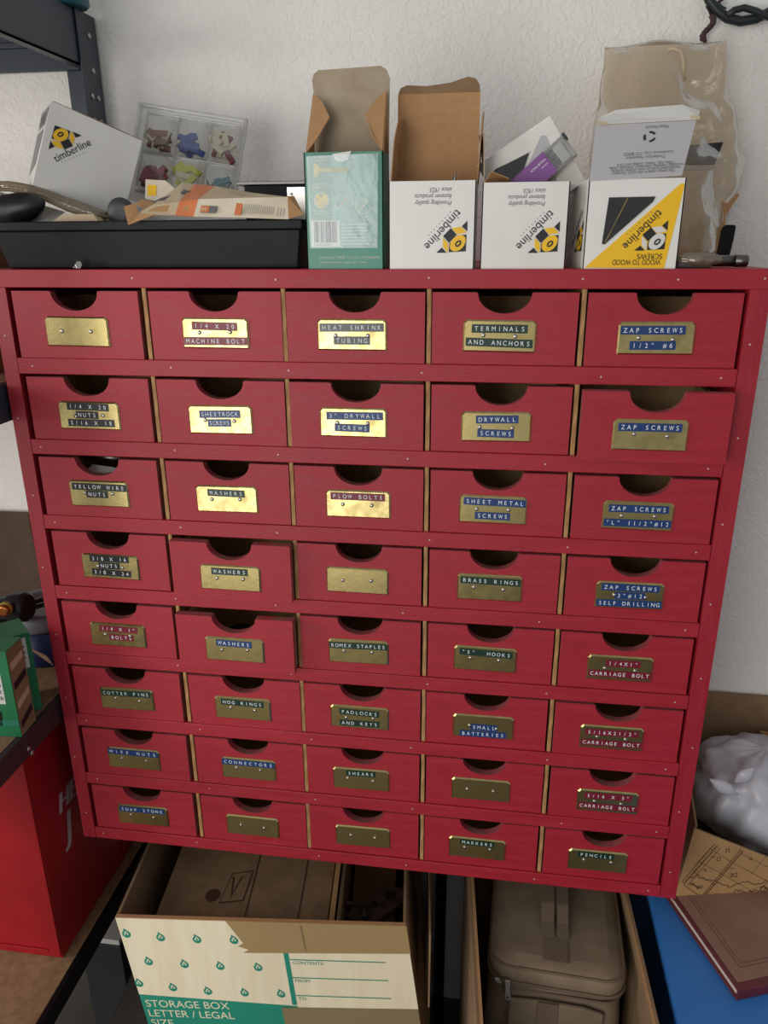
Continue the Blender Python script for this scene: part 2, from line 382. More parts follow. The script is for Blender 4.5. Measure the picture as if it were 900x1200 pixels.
TAPES = {
 (1, 1): [], (1, 2): [('1/4 X 20', M_, T1, 0), ('MACHINE BOLT', M_, -.0085, 0)], (1, 3): [('HEAT SHRINK', A_, T1, 0), ('TUBING', A_, -.006, 0)],
 (1, 4): [('TERMINALS', G_, T1, 0), ('AND ANCHORS', G_, -.0068, 0)], (1, 5): [('ZAP SCREWS', B_, .0082, -.004), ('1/2" #6', B_, -.0072, -.003)],
 (2, 1): [('1/4 X 20', K_, .0108, 0), ('NUTS', K_, .001, -.002), ('5/16 X 18', K_, -.0085, .002)], (2, 2): [('SHEETROCK', B_, .0068, 0, .049), ('SCREWS', B_, -.0035, -.001, .028)],
 (2, 3): [('3" DRYWALL', B_, T1, .002), ('SCREWS', B_, -.006, -.001)], (2, 4): [('DRYWALL', B_, .0085, .001), ('SCREWS', B_, -.0072, 0)], (2, 5): [('ZAP SCREWS', B_, .0085, -.001)],
 (3, 1): [('YELLOW WIRE', K_, .0088, .0015), ('NUTS', K_, -.0005, -.002)], (3, 2): [('WASHERS', G_, .0078, 0)], (3, 3): [('PLOW BOLTS', M_, .0095, 0)],
 (3, 4): [('SHEET METAL', B_, .0095, .002), ('SCREWS', B_, -.0072, 0)], (3, 5): [('ZAP SCREWS', B_, .0086, 0), ('"L" 11/2"#12', B_, -.0082, 0)],
 (4, 1): [('3/8 X 16', K_, .0112, 0), ('NUTS', K_, .0018, -.001), ('3/8 X 24', K_, -.0078, .001)], (4, 2): [('WASHERS', G_, .0088, 0)], (4, 3): [],
 (4, 4): [('BRASS RINGS', G_, .0088, .001)], (4, 5): [('ZAP SCREWS', B_, .0102, 0), ('3"#12', B_, .0002, 0), ('SELF DRILLING', B_, -.0098, 0)],
 (5, 1): [('1/4 X 1"', M_, .0092, .002), ('BOLTS', M_, -.0028, .005)], (5, 2): [('WASHERS', B_, .0092, 0)], (5, 3): [('ROMEX STAPLES', G_, .0088, 0)],
 (5, 4): [('"S"  HOOKS', G_, .0088, .001)], (5, 5): [('1/4X1"', M_, .0072, .003), ('CARRIAGE BOLT', M_, -.0075, 0)],
 (6, 1): [('COTTER PINS', G_, .0092, 0)], (6, 2): [('HOG RINGS', G_, .009, 0)], (6, 3): [('PADLOCKS', G_, .0078, 0), ('AND KEYS', G_, -.0085, 0)],
 (6, 4): [('SMALL', B_, -.0005, .001), ('BATTERIES', B_, -.0105, 0)], (6, 5): [('5/16X21/2"', M_, .0078, 0), ('CARRIAGE BOLT', M_, -.0075, 0)],
 (7, 1): [('WIRE NUTS', B_, .0105, 0, .074)], (7, 2): [('CONNECTORS', B_, .0102, .001, .074)], (7, 3): [('SHEARS', G_, .0098, 0)], (7, 4): [],
 (7, 5): [('5/16 X 5"', M_, .0085, 0), ('CARRIAGE BOLT', M_, -.0075, 0)],
 (8, 1): [('SOAP STONE', B_, .0098, .001, .068)], (8, 2): [], (8, 3): [], (8, 4): [('MARKERS', G_, .0098, 0)], (8, 5): [('PENCILS', G_, .0098, -.003)]}
PULL = {(5, 2): -0.0155, (4, 2): -0.011, (2, 5): -0.016, (5, 1): 0.001, (4, 1): 0.003}
XCOL = (0.0238, 0.1870, 0.3445, 0.5045, 0.6652)
COLN = {B_: 'blue', G_: 'dark green', K_: 'black', M_: 'dark red', A_: 'washed-out gray'}
for r in range(1, 9):
    for c in range(1, 6):
        d = bpy.data.objects.new('drawer', DM); COL.objects.link(d); d.parent = cab
        y = PULL.get((r, c), rnd.uniform(0.0012, 0.0032))
        pos = V((XCOL[c-1]+rnd.uniform(-.0007, .0007), y, TOPZ-r*PITCH+RAIL+0.0003)); d.location = pos-WORLD[cab.name]
        lines = TAPES[(r, c)]
        d['label'] = ('red drawer whose brass plate reads ' + ' '.join(t[0] for t in lines) + ' on ' + COLN[lines[0][1]] + ' tape') if lines else 'red drawer with a bare brass plate'
        px, pz = DW/2+(-.004 if c > 3 else -.002)+rnd.uniform(-.0015, .0015), DH-0.0447+rnd.uniform(-.0006, .0006)
        tilt = {(1, 3): 0.0}.get((r, c), rnd.uniform(-.012, .012))
        pl = bpy.data.objects.new('label_plate', PM); COL.objects.link(pl); pl.parent = d; pl.location = (px, 0, pz); pl.rotation_euler = (0, tilt, 0)
        for sx in (-1, 1):
            sc = bpy.data.objects.new('screw', RM); COL.objects.link(sc); sc.parent = d; sc.location = (px+sx*0.0172+rnd.uniform(-.001, .001), -0.0021, pz+rnd.uniform(-.001, .0015))
        for ln in lines:
            t, col, dvv, du = ln[:4]; n = len(t); mono = 0.0061
            full = ln[4] if len(ln) > 4 else min(n*mono+0.0035, PW-0.0035)
            mono = (full-0.003)/n if (len(ln) > 4 or n*mono+0.0035 > PW-0.0035) else mono
            th = 0.0088 if len(lines) < 3 else 0.0086
            mb = MB(); fr = Fr((0, 0, 0), (1, 0, 0), (0, 0, 1), (0, -1, 0))
            if len(ln) > 4 and full > 0.06: u0, u1 = -full/2, full/2
            else: u0, u1 = -full/2+du, full/2+du
            u0 = max(u0, -PW/2+.001); u1 = min(u1, PW/2-.001)
            mb.box(u0, u1, -th/2, th/2, 0, 0.00035, col, fr)
            nn = n*mono; mb.text(t, fr, (u0+u1)/2-nn/2, -0.00235, 0.0047, 'ink_white', mono=mono, d=0.0006, wide=0.9)
            tpz = bpy.data.objects.new('label_tape', mb.mesh('label_tape')); COL.objects.link(tpz); tpz.parent = d
            tpz.location = (px, -0.00215, pz+dvv); tpz.rotation_euler = (0, tilt+rnd.uniform(-.02, .02), 0)
            tpz['label'] = COLN[col] + ' embossed tape reading ' + t

# contents seen through two finger notches
pn = MB(); z = TOPZ-3*PITCH+RAIL
pn.tube([(0.06, 0.045, z+0.066), (0.118, 0.04, z+0.0655)], 0.0042, 'dark_steel', 12).tube([(0.118, 0.04, z+0.0655), (0.121, 0.04, z+0.0655)], 0.0046, 'steel', 12).tube([(0.121, 0.04, z+.0655), (0.136, .039, z+.0655)], [.0042, .0018], 'steel', 12)
tag(pn.build('steel_pen'), 'gray steel pen lying across the YELLOW WIRE NUTS drawer', 'pen')
pn = MB().sheet([(0.07, 0.02, z+0.05), (0.125, 0.018, z+0.047), (0.13, 0.03, z+0.053), (0.075, 0.035, z+0.057)], 0.0008, 'label_white')
tag(pn.build('paper_slip'), 'white paper slip inside the YELLOW WIRE NUTS drawer', 'paper')
z = TOPZ-5*PITCH+RAIL
for i, (x, y) in enumerate(((0.262, 0.032), (0.285, 0.05), (0.245, 0.055))):
    mb = MB(); fr = Fr((x, y, z+0.0085+0.006), (1, 0, 0), (0, 1, 0), (0, 0.0, 1))
    ring = [fr.p(0.017*math.cos(a*.2618), 0.017*math.sin(a*.2618), 0) for a in range(24)]
    mb.tube(ring, 0.0055, 'rubber', 8, True)
    tag(mb.build('rubber_washer'), 'black ring washer in the pulled-out drawer with a blue WASHERS tape', 'washer', 'ring washers in the pulled-out drawer')

# ------------------------------------------------------------------ screw cartons on top of the cabinet
LG = lambda x, y: ((x-80)/610, (1116-y)/615)      # logo artwork, unit square of the printed carton face
def logo(mb, fr, w, h, bright='yellow', dark='ink_black', tag_line=True, slogan=True, d=0.0004, x0=0, y0=0):
    P = lambda pts: [(x0+LG(*q)[0]*w, y0+LG(*q)[1]*h) for q in pts]
    mb.decal(P([(635, 775), (637, 850), (597, 815)]), fr, dark, d)
    mb.decal(P([(527, 827), (592, 818), (634, 858), (565, 870)]), fr, bright, d)
    mb.decal(P([(467, 882), (521, 826), (563, 874), (510, 930)]), fr, dark, d)
    mb.decal(P([(466, 890), (505, 934), (503, 1000), (468, 958)]), fr, bright, d)
    mb.decal(P([(420, 1000), (460, 962), (494, 1000)]), fr, dark, d)
    mb.decal(P([(510, 996), (630, 990), (632, 872), (566, 877), (512, 934)]), fr, dark, d)
    cx, cyy = P([(572, 932)])[0]; k = w/610
    mb.oval(fr, cx, cyy, 64*k, 45*k, bright, 0.78, d*1.6); mb.oval(fr, *P([(575, 935)])[0], 26*k, 18*k, dark, 0.78, d*2.2); mb.oval(fr, *P([(575, 935)])[0], 15*k, 6*k, bright, 0.78, d*2.6)
    a = math.radians(226.5); u, v = P([(560, 692)])[0]
    mb.text('timberline', fr, u, v, 0.092*w, dark, a, sqz=0.545*w, d=d)
    u, v = P([(355, 957)])[0]; mb.oval(fr, u, v, .012*w, .012*w, 'ink_gray', 0, d, 10)
    if tag_line:
        for i in range(9):
            q = P([(515-150*i/8, 716+158*i/8)])[0]; mb.oval(fr, *q, 0.0065*w, 0.0065*w, 'ink_gray', 0, d, 6)
    if slogan:
        for t, yy, wd in (('Providing quality', 637, 262), ('fastener products', 592, 265), ('since 1923.', 548, 162)):
            u, v = P([(522, yy)])[0]; mb.text(t, fr, u, v, 0.048*w, 'ink_gray', math.pi, slant=0.2, sqz=wd/610*w*.97, d=d)
TH = 0.0011
def carton(root, x0, x1, y0, y1, z0, z1, outer, inner, skew=0.0):
    """open-topped carton: four walls and a floor, printed outside and plain inside"""
    mb = MB()
    def wall(a, b, n):
        a, b, n = V(a), V(b), V(n)*TH
        mb.add([a, b, b+V((0, 0, z1-z0)), a+V((0, 0, z1-z0)), a+n, b+n, b+n+V((0, 0, z1-z0)), a+n+V((0, 0, z1-z0))], [(0, 1, 2, 3)], outer)
        o = len(mb.v)-8
        for f, m in (((5, 4, 7, 6), inner), ((3, 2, 6, 7), inner), ((0, 3, 7, 4), outer), ((1, 5, 6, 2), outer)):
            mb.f.append([o+i for i in f]); mb.m.append(mb.mi(m)); mb.sm.append(False)
    wall((x0, y0, z0), (x1, y0, z0), (0, 1, 0)); wall((x1+skew, y1, z0), (x0+skew, y1, z0), (0, -1, 0))
    wall((x0+skew, y1, z0), (x0, y0, z0), (1, 0, 0)); wall((x1, y0, z0), (x1+skew, y1, z0), (-1, 0, 0))
    mb.add([(x0, y0, z0+TH), (x1, y0, z0+TH), (x1+skew, y1, z0+TH), (x0+skew, y1, z0+TH)], [(0, 1, 2, 3)], inner)
    return mb

# --- green carton
gx0, gx1, gy0, gy1, gz0, gz1 = 0.3695, 0.4515, 0.006, 0.052, H, 0.9085
g = thing('screw_carton', 'open green screw carton with a barcode and pictures of brass screws, lid raised', 'carton', ((gx0+gx1)/2, 0.045, H))
mb = carton(g, gx0, gx1, gy0, gy1, gz0, gz1, 'green_card', 'kraft_gray'); fr = FRONT(gx0, gz0, gy0); gw, gh = gx1-gx0, gz1-gz0
mb.rect(fr, .004, gw-.006, .022, gh-.003, 'green_silver', .0003)
mb.rect(fr, .0055, .028, .047, gh-.004, 'green_card', .0005)
mb.rect(fr, .0055, .036, .0225, .0485, 'label_white', .0006)
x = .0085
while x < .032:
    w = rnd.choice((.0004, .0006, .001, .0014)); mb.rect(fr, x, x+w, .0265, .0475, 'ink_black', .0008); x += w+rnd.choice((.0004, .0007, .001))
mb.text('7 62142 01818 4', fr, .008, .0236, .0018, 'ink_black', d=.0008)
def deckscrew(u, v, L):                                    # a drawn brass screw
    mb.decal([(u, v+.007), (u+.003, v+.0065), (u+.0065, v+.002), (u+L, v+.0012), (u+L+.004, v), (u+L, v-.0012), (u+.0065, v-.002), (u+.003, v-.0065), (u, v-.007)], fr, 'gold_ink', .0009)
    for i in range(7): mb.decal([(u+.011+i*.0032, v-.0026), (u+.012+i*.0032, v-.0026), (u+.0135+i*.0032, v+.0026), (u+.0125+i*.0032, v+.0026)], fr, 'gold_ink', .001)
deckscrew(.0105, .0965, .034)
for (u, v) in ((.0175, .068), (.0395, .0655), (.061, .062)):
    mb.oval(fr, u, v, .0078, .0078, 'label_white', 0, .0009); mb.oval(fr, u, v, .0072, .0072, 'gold_ink' if u < .03 else 'green_silver', 0, .0011)
    mb.decal([(u-.005, v-.004), (u-.004, v-.005), (u+.005, v+.004), (u+.004, v+.005)], fr, 'card_tan' if u > .03 else 'yellow', .0013)
    if u < .03: mb.decal([(u-.005, v+.004), (u-.003, v+.005), (u+.002, v-.002), (u+.004, v-.004)], fr, 'yellow', .0014)
for t, u, v, h in (('INDOOR/EXTERIOR', .009, .108, .0022), ('SCREWS', .0125, .1045, .0022), ('CUT POINT DRILLS', .009, .082, .0018), ('ITSELF INTO WOOD', .009, .0795, .0018), ('ANTI-SPLIT HEAD', .009, .057, .0018), ('BITS FOR SURFACE', .009, .0545, .0018), ('MANUFACTURED TO U.S.A. STANDARDS', .014, .0105, .0024), ('Distributed by fastener supply, made in Taiwan', .014, .0062, .0018)):
    mb.text(t, fr, u, v, h, 'label_white', d=.0009)
for i in range(7): mb.rect(fr, .038, .038+rnd.uniform(.022, .034), .044-i*.0032, .0448-i*.0032, 'label_white', .0009)
mb.build('carton_body', g)
MB().sheet([fr.p(.004, .021, .0016), fr.p(gw-.006, .021, .0016), fr.p(gw-.0045, gh-.002, .0016), fr.p(.03, gh-.003, .0016), fr.p(.003, gh-.004, .0016)], .0001, 'clear_tape').build('clear_tape', g)
lid = MB(); fr = Fr((gx0+.001, gy1, gz1), (1, 0, 0), (0, .10, 1)); lw = gw-.001
lid.prism([(0, 0), (lw, 0), (lw, .0635), (0, .0635)], fr, 0, TH, 'kraft_gray')
tuck = [(0.0, 0), (lw, 0), (lw+.0005, .010), (lw-.003, .018), (lw-.009, .0215), (.006, .0195), (.001, .016), (-.001, .010)]
lid.prism(tuck, Fr(fr.p(0, .0638, .0002), fr.U, fr.V*0.985+fr.N*.17), 0, TH, 'kraft_gray'); lid.build('lid', g)
for nm, xa, sg in (('dust_flap', gx0+.0012, 1), ('dust_flap', gx1-.0012, -1)):
    A = V((xa, gy0+.004, gz1)); B = V((xa, gy1-.003, gz1)); T = V((xa+sg*.001, gy1-.003, gz1+.060)); T2_ = V((xa+sg*.011, gy1-.007, gz1+.053)); P1 = V((xa+sg*.021, gy1-.018, gz1+.036)); P2 = V((xa+sg*.011, gy1-.034, gz1+.015))
    MB().sheet([A, B, T], .0009, 'kraft').sheet([A, T, T2_, P1], .0009, 'kraft').sheet([A, P1, P2], .0009, 'kraft').build(nm, g)
# torn top edge of the front
MB().sheet([(gx0+.03, gy0-.0008, gz1-.002), (gx0+.034, gy0-.0008, gz1-.0085), (gx0+.04, gy0-.0008, gz1-.0095), (gx0+.046, gy0-.0008, gz1-.008), (gx0+.05, gy0-.0008, gz1+.0005)], .0004, 'label_white').build('torn_edge', g)

# --- white carton, lid up
wx0, wx1, wz1 = 0.4573, 0.5462, 0.8800
g = thing('screw_carton', 'white screw carton with brown inner lid standing up, printed upside down', 'carton', (.5017, .05, H))
mb = carton(g, wx0, wx1, .005, .070, H, wz1, 'carton_gloss', 'kraft'); fr = FRONT(wx0, H, .005); logo(mb, fr, wx1-wx0, wz1-H, d=.0004); mb.build('carton_body', g)
lid = MB(); fr = Fr((wx0+.001, .070, wz1), (1, 0, 0), (0, .06, 1)); lw = wx1-wx0-.002
lid.prism([(0, 0), (lw, 0), (lw, .0895), (0, .0895)], fr, 0, TH, 'kraft')
lid.prism([(0, 0), (lw, 0), (lw-.001, .007), (lw-.005, .0125), (lw-.013, .0145), (.055, .0095), (.03, .007), (.01, .0085), (.003, .006)], Fr(fr.p(0, .0897, 0), (1, 0, 0), fr.V*.95+fr.N*.3), 0, TH, 'kraft_dark'); lid.build('lid', g)
MB().sheet([(wx0+.0005, .015, wz1), (wx0+.0005, .068, wz1), (wx0+.004, .066, wz1+.066), (wx0+.0045, .04, wz1+.058), (wx0+.003, .022, wz1+.04)], TH, 'kraft').build('dust_flap', g)
MB().sheet([(wx1-.0005, .03, wz1), (wx1-.0005, .068, wz1), (wx1+.003, .066, wz1+.07), (wx1+.002, .045, wz1+.06)], TH, 'kraft').build('dust_flap', g)
# a screw standing in it
q = at(533, 208, Y=.05); ax = V((.18, 0, 1)).normalized(); s = MB(); s.tube([q-ax*.05, q+ax*.001, q+ax*.006], [.0014, .0014, .0002], 'steel', 8)
hel = [q+ax*(-.03+.034*i/60)+V((math.cos(i*.9)*.0022, math.sin(i*.9)*.0022, 0))*(1 if i < 50 else (60-i)/10) for i in range(61)]
s.tube(hel, .0005, 'steel', 5); s.lathe([(.0015, -.054), (.004, -.051), (.004, -.050)], Fr(q, (1, 0, 0), (0, 1, 0), ax), 'steel', 12)
tag(s.build('wood_screw'), 'shiny steel screw poking up from white carton with raised brown lid', 'screw')

# --- white carton holding another carton and a bit case
bx0, bx1, bz1 = 0.5525, 0.6385, 0.8775
g = thing('screw_carton', 'white screw carton stuffed with a smaller carton and a clear bit case', 'carton', (.595, .05, H))
mb = carton(g, bx0, bx1, .005, .092, H, bz1, 'carton_white', 'kraft'); logo(mb, FRONT(bx0, H, .005), bx1-bx0, bz1-H); mb.build('carton_body', g)
MB().sheet([(bx0+.0005, .02, bz1-.001), (bx0+.0005, .09, bz1-.001), (bx0-.008, .085, bz1+.052), (bx0-.001, .025, bz1+.048)], TH, 'kraft_gray').build('dust_flap', g)
MB().sheet([(bx0+.0005, .02, bz1-.001), (bx0+.008, .012, bz1+.010), (bx0+.026, .02, bz1+.004), (bx0+.028, .04, bz1-.004), (bx0+.002, .06, bz1-.004)], TH, 'kraft').build('inner_flap', g)
# the carton leaning inside it
tl, tr_, br_ = at(571, 186, Y=.055), at(633, 143, Y=.055), at(652, 182, Y=.05)
U5 = (tr_-tl).normalized(); N5 = U5.cross((tr_-br_).normalized()).normalized(); V5 = N5.cross(U5).normalized()
c5 = thing('small_carton', 'small white carton with a dark window leaning inside the stuffed white carton', 'carton', tl-V5*.07)
w5, h5 = .085, .075; fr = Fr(tl-V5*h5-U5*.012, U5, V5, N5); mb = MB().box(0, w5, 0, h5, -.022, 0, 'carton_white', fr)
def on(fr, x, y):
    d = FW+RT*((x-450)/F_PX)+UP*((600-y)/F_PX); q = CAM+d*((fr.O-CAM).dot(fr.N)/d.dot(fr.N))-fr.O
    return q.dot(fr.U), q.dot(fr.V)
mb.decal([on(fr, *q) for q in ((577, 203), (581, 198), (592, 193), (620, 179), (606, 222), (586, 222))], fr, 'window_dark', .0006)
mb.decal([on(fr, *q) for q in ((606, 222), (634, 159), (640, 159), (652, 190), (652, 222))], fr, 'gray_card', .0004)
u_, v_ = on(fr, 636, 188); mb.text('timberline', fr, u_, v_, .0075, 'ink_black', math.radians(228), sqz=.045, d=.0008); mb.build('carton_body', c5, .0008)
MB().sheet([fr.p(*on(fr, *q), .0012) for q in ((575, 204), (585, 223), (608, 223), (622, 177))], .0001, 'window_film').build('window_film', c5)
# clear bit case
a, b = at(606, 224, Y=.035), at(664, 172, Y=.035); U6 = (b-a).normalized(); N6 = V((-.1, -1, .15)); V6 = N6.cross(U6).normalized(); N6 = U6.cross(V6); L6 = (b-a).length
cs = thing('bit_case', 'clear plastic case of drill bits with a purple band', 'case', a); fr = Fr(a, U6, V6, N6)
mb = MB(); w6 = .024
for u0, u1, v0, v1, d0, d1 in ((0, L6+.004, -w6/2, w6/2, -.0105, -.0095), (0, L6+.004, -w6/2, w6/2, -.0005, .0005), (0, L6+.004, w6/2-.001, w6/2, -.0095, -.0005), (0, L6+.004, -w6/2, -w6/2+.001, -.0095, -.0005), (L6+.003, L6+.004, -w6/2+.001, w6/2-.001, -.0095, -.0005)):
    mb.box(u0, u1, v0, v1, d0, d1, 'clear_rim' if (v1-v0 < .002 or u1-u0 < .002) else 'clear_plastic', fr)
mb.box(L6-.012, L6-.002, -w6/2+.002, w6/2-.004, .0006, .0009, 'clear_rim', fr)
mb.box(L6+.003, L6+.006, w6/2-.006, w6/2+.001, -.011, .001, 'gray_plastic', fr); mb.build('case_shell', cs, .0004)
MB().box(.0, .042, -w6/2-.0002, w6/2+.0002, .0006, .0011, 'purple', fr).text('VALUE PACK', fr, .04, .006, .0022, 'ink_white', math.pi, d=.0013).text('twist bits', fr, .04, .001, .0016, 'ink_white', math.pi, d=.0013).build('purple_band', cs)
for i in range(7):
    t = -w6/2+.003+i*.003; q0, q1 = fr.p(.01, t, -.005+.001*(i % 2)), fr.p(.046+.0025*((i*37) % 5), t, -.005)
    tag(MB().tube([q0, q1], .0011, 'dark_steel', 8).build('drill_bit'), 'thin dark drill bit inside the clear case with a purple band', 'drill bit', 'drill bits in the clear case')

# --- yellow and white window carton
yx0, yx1, yz1 = 0.6562, 0.7480, 0.8790
g = thing('screw_carton', 'white and yellow window carton printed WOOD TO WOOD SCREWS upside down, gray flap up', 'carton', (.702, .05, H))
mb = carton(g, yx0, yx1, .005, .090, H, yz1, 'carton_gloss', 'kraft', -.013); fr = FRONT(yx0, H, .005); yw, yh = yx1-yx0, yz1-H
Y7 = lambda x, y: ((x-115)/573*yw, (1020-y)/528*yh)
mb.decal([Y7(*q) for q in ((128, 1012), (614, 1018), (680, 540), (676, 524), (662, 524), (648, 532))], fr, 'yellow', .0003)
def m7(x, y):                                     # logo placement on the yellow corner
    return Y7(x, y)
sub = MB(); ox, oy = Y7(278, 1018); logo(mb, fr, yw*.92, yh*.92, 'label_white', 'ink_black', True, False, .0007, yw*.022, yh*.034)
for t, x, y, wd in (('WOOD TO WOOD', 588, 965, 292), ('SCREWS', 594, 930, 152)):
    u, v = Y7(x, y); mb.text(t, fr, u, v, .0050, 'ink_black', math.pi, sqz=wd/573*yw, d=.0008)
mb.decal([Y7(*q) for q in ((242, 598), (518, 596), (505, 625), (240, 872), (222, 870))], fr, 'window_dark', .0004)
mb.decal([Y7(*q) for q in ((352, 600), (358, 600), (245, 860), (238, 862))], fr, 'gold_ink', .0006)
frs = Fr((yx0-.013, .090, H), (.013, -.085, 0), (0, 0, 1), (-.085, -.013, 0)); logo(mb, frs, .086, yh, 'yellow', 'ink_black', True, False, .0004)
mb.build('carton_body', g)
MB().sheet([fr.p(*Y7(*q), .0012) for q in ((240, 596), (222, 872), (240, 874), (507, 627), (520, 594))], .0001, 'window_film').build('window_film', g)
P = [at(691, 212, Y=.004), at(799, 206, Y=.004), at(816, 141, Y=-.004), at(698, 147, Y=-.004)]
fl = MB()
fl.sheet(P, -TH, 'gray_card', 'kraft')
U8 = (P[1]-P[0]).normalized(); V8 = (P[3]-P[0]); V8 = (V8-U8*V8.dot(U8)).normalized(); f8 = Fr(P[0], U8, V8, U8.cross(V8)); 
if f8.N.y > 0: f8.N = -f8.N
hh = (P[3]-P[0]).length; ww = (P[1]-P[0]).length
for t, u, v, wd in (('Please Recycle', .80, .93, .24), ('Commerce City, CO 80022', .88, .475, .53), ('Timberline Fasteners', .80, .405, .42), ('China, Italy, Taiwan, Canada and U.S.A.', .90, .285, .62), ('including: Sweden, Germany, Norway, India,', 1.0, .235, .80), ('manufactured in one or more of these countries', .97, .185, .74), ('This carton made in the U.S.A. Contents', .92, .135, .68)):
    fl.text(t, f8, u*ww, v*hh, .0026, 'ink_gray', math.pi, sqz=wd*ww, d=.0006)
for k in range(3):                                 # recycling arrows
    a0 = k*2.094+.5; cx, cyy = .615*ww, .74*hh; R1, R2 = .0060, .0038
    pts = [(cx+R1*math.cos(a0+i*.25), cyy+R1*math.sin(a0+i*.25)*.8) for i in range(6)] + [(cx+R2*math.cos(a0+i*.25), cyy+R2*math.sin(a0+i*.25)*.8) for i in range(5, -1, -1)]
    fl.decal(pts, f8, 'ink_black', .0006)
fl.build('printed_flap', g)
t0, t1 = at(701, 146, Y=-.004), at(818, 140, Y=-.004)
MB().sheet([t0, t1, at(820, 131, Y=.012), at(800, 124, Y=.018), at(722, 130, Y=.018), at(702, 139, Y=.012)], TH, 'carton_white').build('tuck_flap', g)
for xa, xb, yy in ((700, 711, 144), (809, 821, 137)):
    MB().sheet([at(xa, yy-2, Y=-.0055), at(xb, yy-1, Y=-.0055), at(xb-1, yy+3, Y=-.0055), at(xa+1, yy+1, Y=-.0055)], .0006, 'card_tan').build('torn_tab', g)

# --- tilted white carton in the black tray
cpos = at(104, 190, Y=.11); tocam = (CAM-cpos); tocam.z = 0; tocam.normalize()
ang = math.radians(11); Nb = V((tocam.x*math.cos(ang)-tocam.y*math.sin(ang), tocam.x*math.sin(ang)+tocam.y*math.cos(ang), 0.02)).normalized()
Rb = V((0, 0, 1)).cross(Nb).normalized(); Ub0 = Nb.cross(Rb)
tz = math.radians(-20.5); Ub = (Rb*math.cos(tz)+Ub0*math.sin(tz)); Vb = Nb.cross(Ub)
wb, hb = .105, .096; Ob = cpos-Ub*wb/2-Vb*hb/2
g = thing('screw_carton', 'white screw carton tilted on its corner in the black tray', 'carton', Ob); fr = Fr(Ob, Ub, Vb, Nb)
mb = MB().box(0, wb, 0, hb, -.085, 0, 'carton_white', fr); f18 = fr.rot180(wb, hb)
def logo_up():
    # same artwork turned upright and drawn smaller, near the upper left of the face
    f2 = Fr(fr.p(wb*.94, hb*1.02), -fr.U, -fr.V, fr.N); logo(mb, Fr(fr.p(wb*.83, hb*.92), -fr.U, -fr.V, fr.N), wb*.83, hb*.83, 'yellow', 'ink_black', True, False, .0005)
logo_up()
fl_ = Fr(fr.p(0, 0, -.085), Nb, Vb, -Ub)
mb.decal([(.012, hb-.004), (.078, hb-.004), (.07, hb-.025), (.02, hb-.025)], fl_, 'ink_soft', .0004)
mb.decal([(.018, hb-.03), (.07, hb-.03), (.065, hb-.07), (.025, hb-.08)], fl_, 'ink_soft', .0004)
for i in range(4): mb.rect(fl_, .02, .065, hb-.012-i*.003, hb-.0108-i*.003, 'ink_black', .0006)
mb.build('carton_body', g, .001)
MB().sheet([fr.p(.002, hb, -.002), fr.p(wb-.001, hb, -.002), fr.p(wb-.01, hb+.004, -.03), fr.p(wb*.6, hb+.010, -.045), fr.p(.02, hb+.008, -.04)], TH, 'kraft_dark').build('top_flap', g)

# ------------------------------------------------------------------ black tray and what is in it
tx0, tx1, ty0, ty1, tz1 = .018, .362, .010, .275, .8455
g = thing('plastic_tray', 'long shallow black plastic tray on the cabinet top', 'tray', ((tx0+tx1)/2, .14, H))
mb = MB(); sl = .011; N_ = lambda x, y, z: V((x, y, z))
o_ = [(tx0, ty0+.006), (tx1-.006, ty0+.006), (tx1-.006, ty1-.006), (tx0, ty1-.006)]; t_ = [(tx0-sl, ty0), (tx1, ty0), (tx1, ty1), (tx0-sl, ty1)]
def ring(pts, z, ins=0):
    cx = (pts[0][0]+pts[1][0])/2; cyy = (pts[0][1]+pts[2][1])/2
    return [N_(x+(ins if x < cx else -ins), y+(ins if y < cyy else -ins), z) for x, y in pts]
L = [ring(o_, H+.0005), ring(t_, tz1-.010), ring(t_, tz1-.010, -.003), ring(t_, tz1, -.003), ring(t_, tz1, .003), ring(o_, H+.003, .003)]
q = [p for r in L for p in r]; fs = [(3, 2, 1, 0), (20, 21, 22, 23)]
for k in range(5):
    for i in range(4): j = (i+1) % 4; fs.append((k*4+i, k*4+j, k*4+4+j, k*4+4+i))
mb.add(q, fs, 'black_plastic'); mb.build('tray_body', g, .0025, 3)
# bolt head in front of the tray
q = at(93, 311, Y=.0035); q.z = H+.0045
b = MB(); fb = Fr(q, (1, 0, 0), (0, .3, 1), (.2, -1, .2)); b.prism([(.0045*math.cos(i*1.0472), .0045*math.sin(i*1.0472)) for i in range(6)], fb, -.002, .003, 'steel').tube([q+V((-.002, .001, -.001)), q+V((-.007, -.001, -.0025))], .0022, 'dark_steel', 10)
tag(b.build('hex_bolt', None, .0004), 'tiny steel hex bolt in front of the black tray', 'bolt')
# crushed kraft carton lying over the tray rim
Q = lambda x, y, Y: at(140+x/3.913, 200+y/3.913, Y=Y)
g = thing('crushed_carton', 'crushed flat tan carton with an orange stripe lying on the black tray', 'carton', Q(450, 215, .0))
ff = MB(); YF, YR, YB = .001, .012, .075
low = [(70, 200), (255, 203), (340, 210), (560, 215), (775, 222)]; rid = [(150, 158), (275, 142), (362, 131), (560, 125), (770, 120)]; bk = [(290, 55), (345, 62), (440, 70), (600, 100), (745, 117)]
for i in range(4):
    mm = ('card_tan', 'orange_ink', 'cream_card', 'cream_card')[i]; m2 = ('card_tan', 'orange_ink', 'card_tan', 'card_tan')[i]
    ff.sheet([Q(*low[i], YF), Q(*low[i+1], YF), Q(*rid[i+1], YR), Q(*rid[i], YR)], -.0008, mm, 'kraft')
    ff.sheet([Q(*rid[i], YR), Q(*rid[i+1], YR), Q(*bk[i+1], YB), Q(*bk[i], YB)], -.0008, m2, 'kraft')
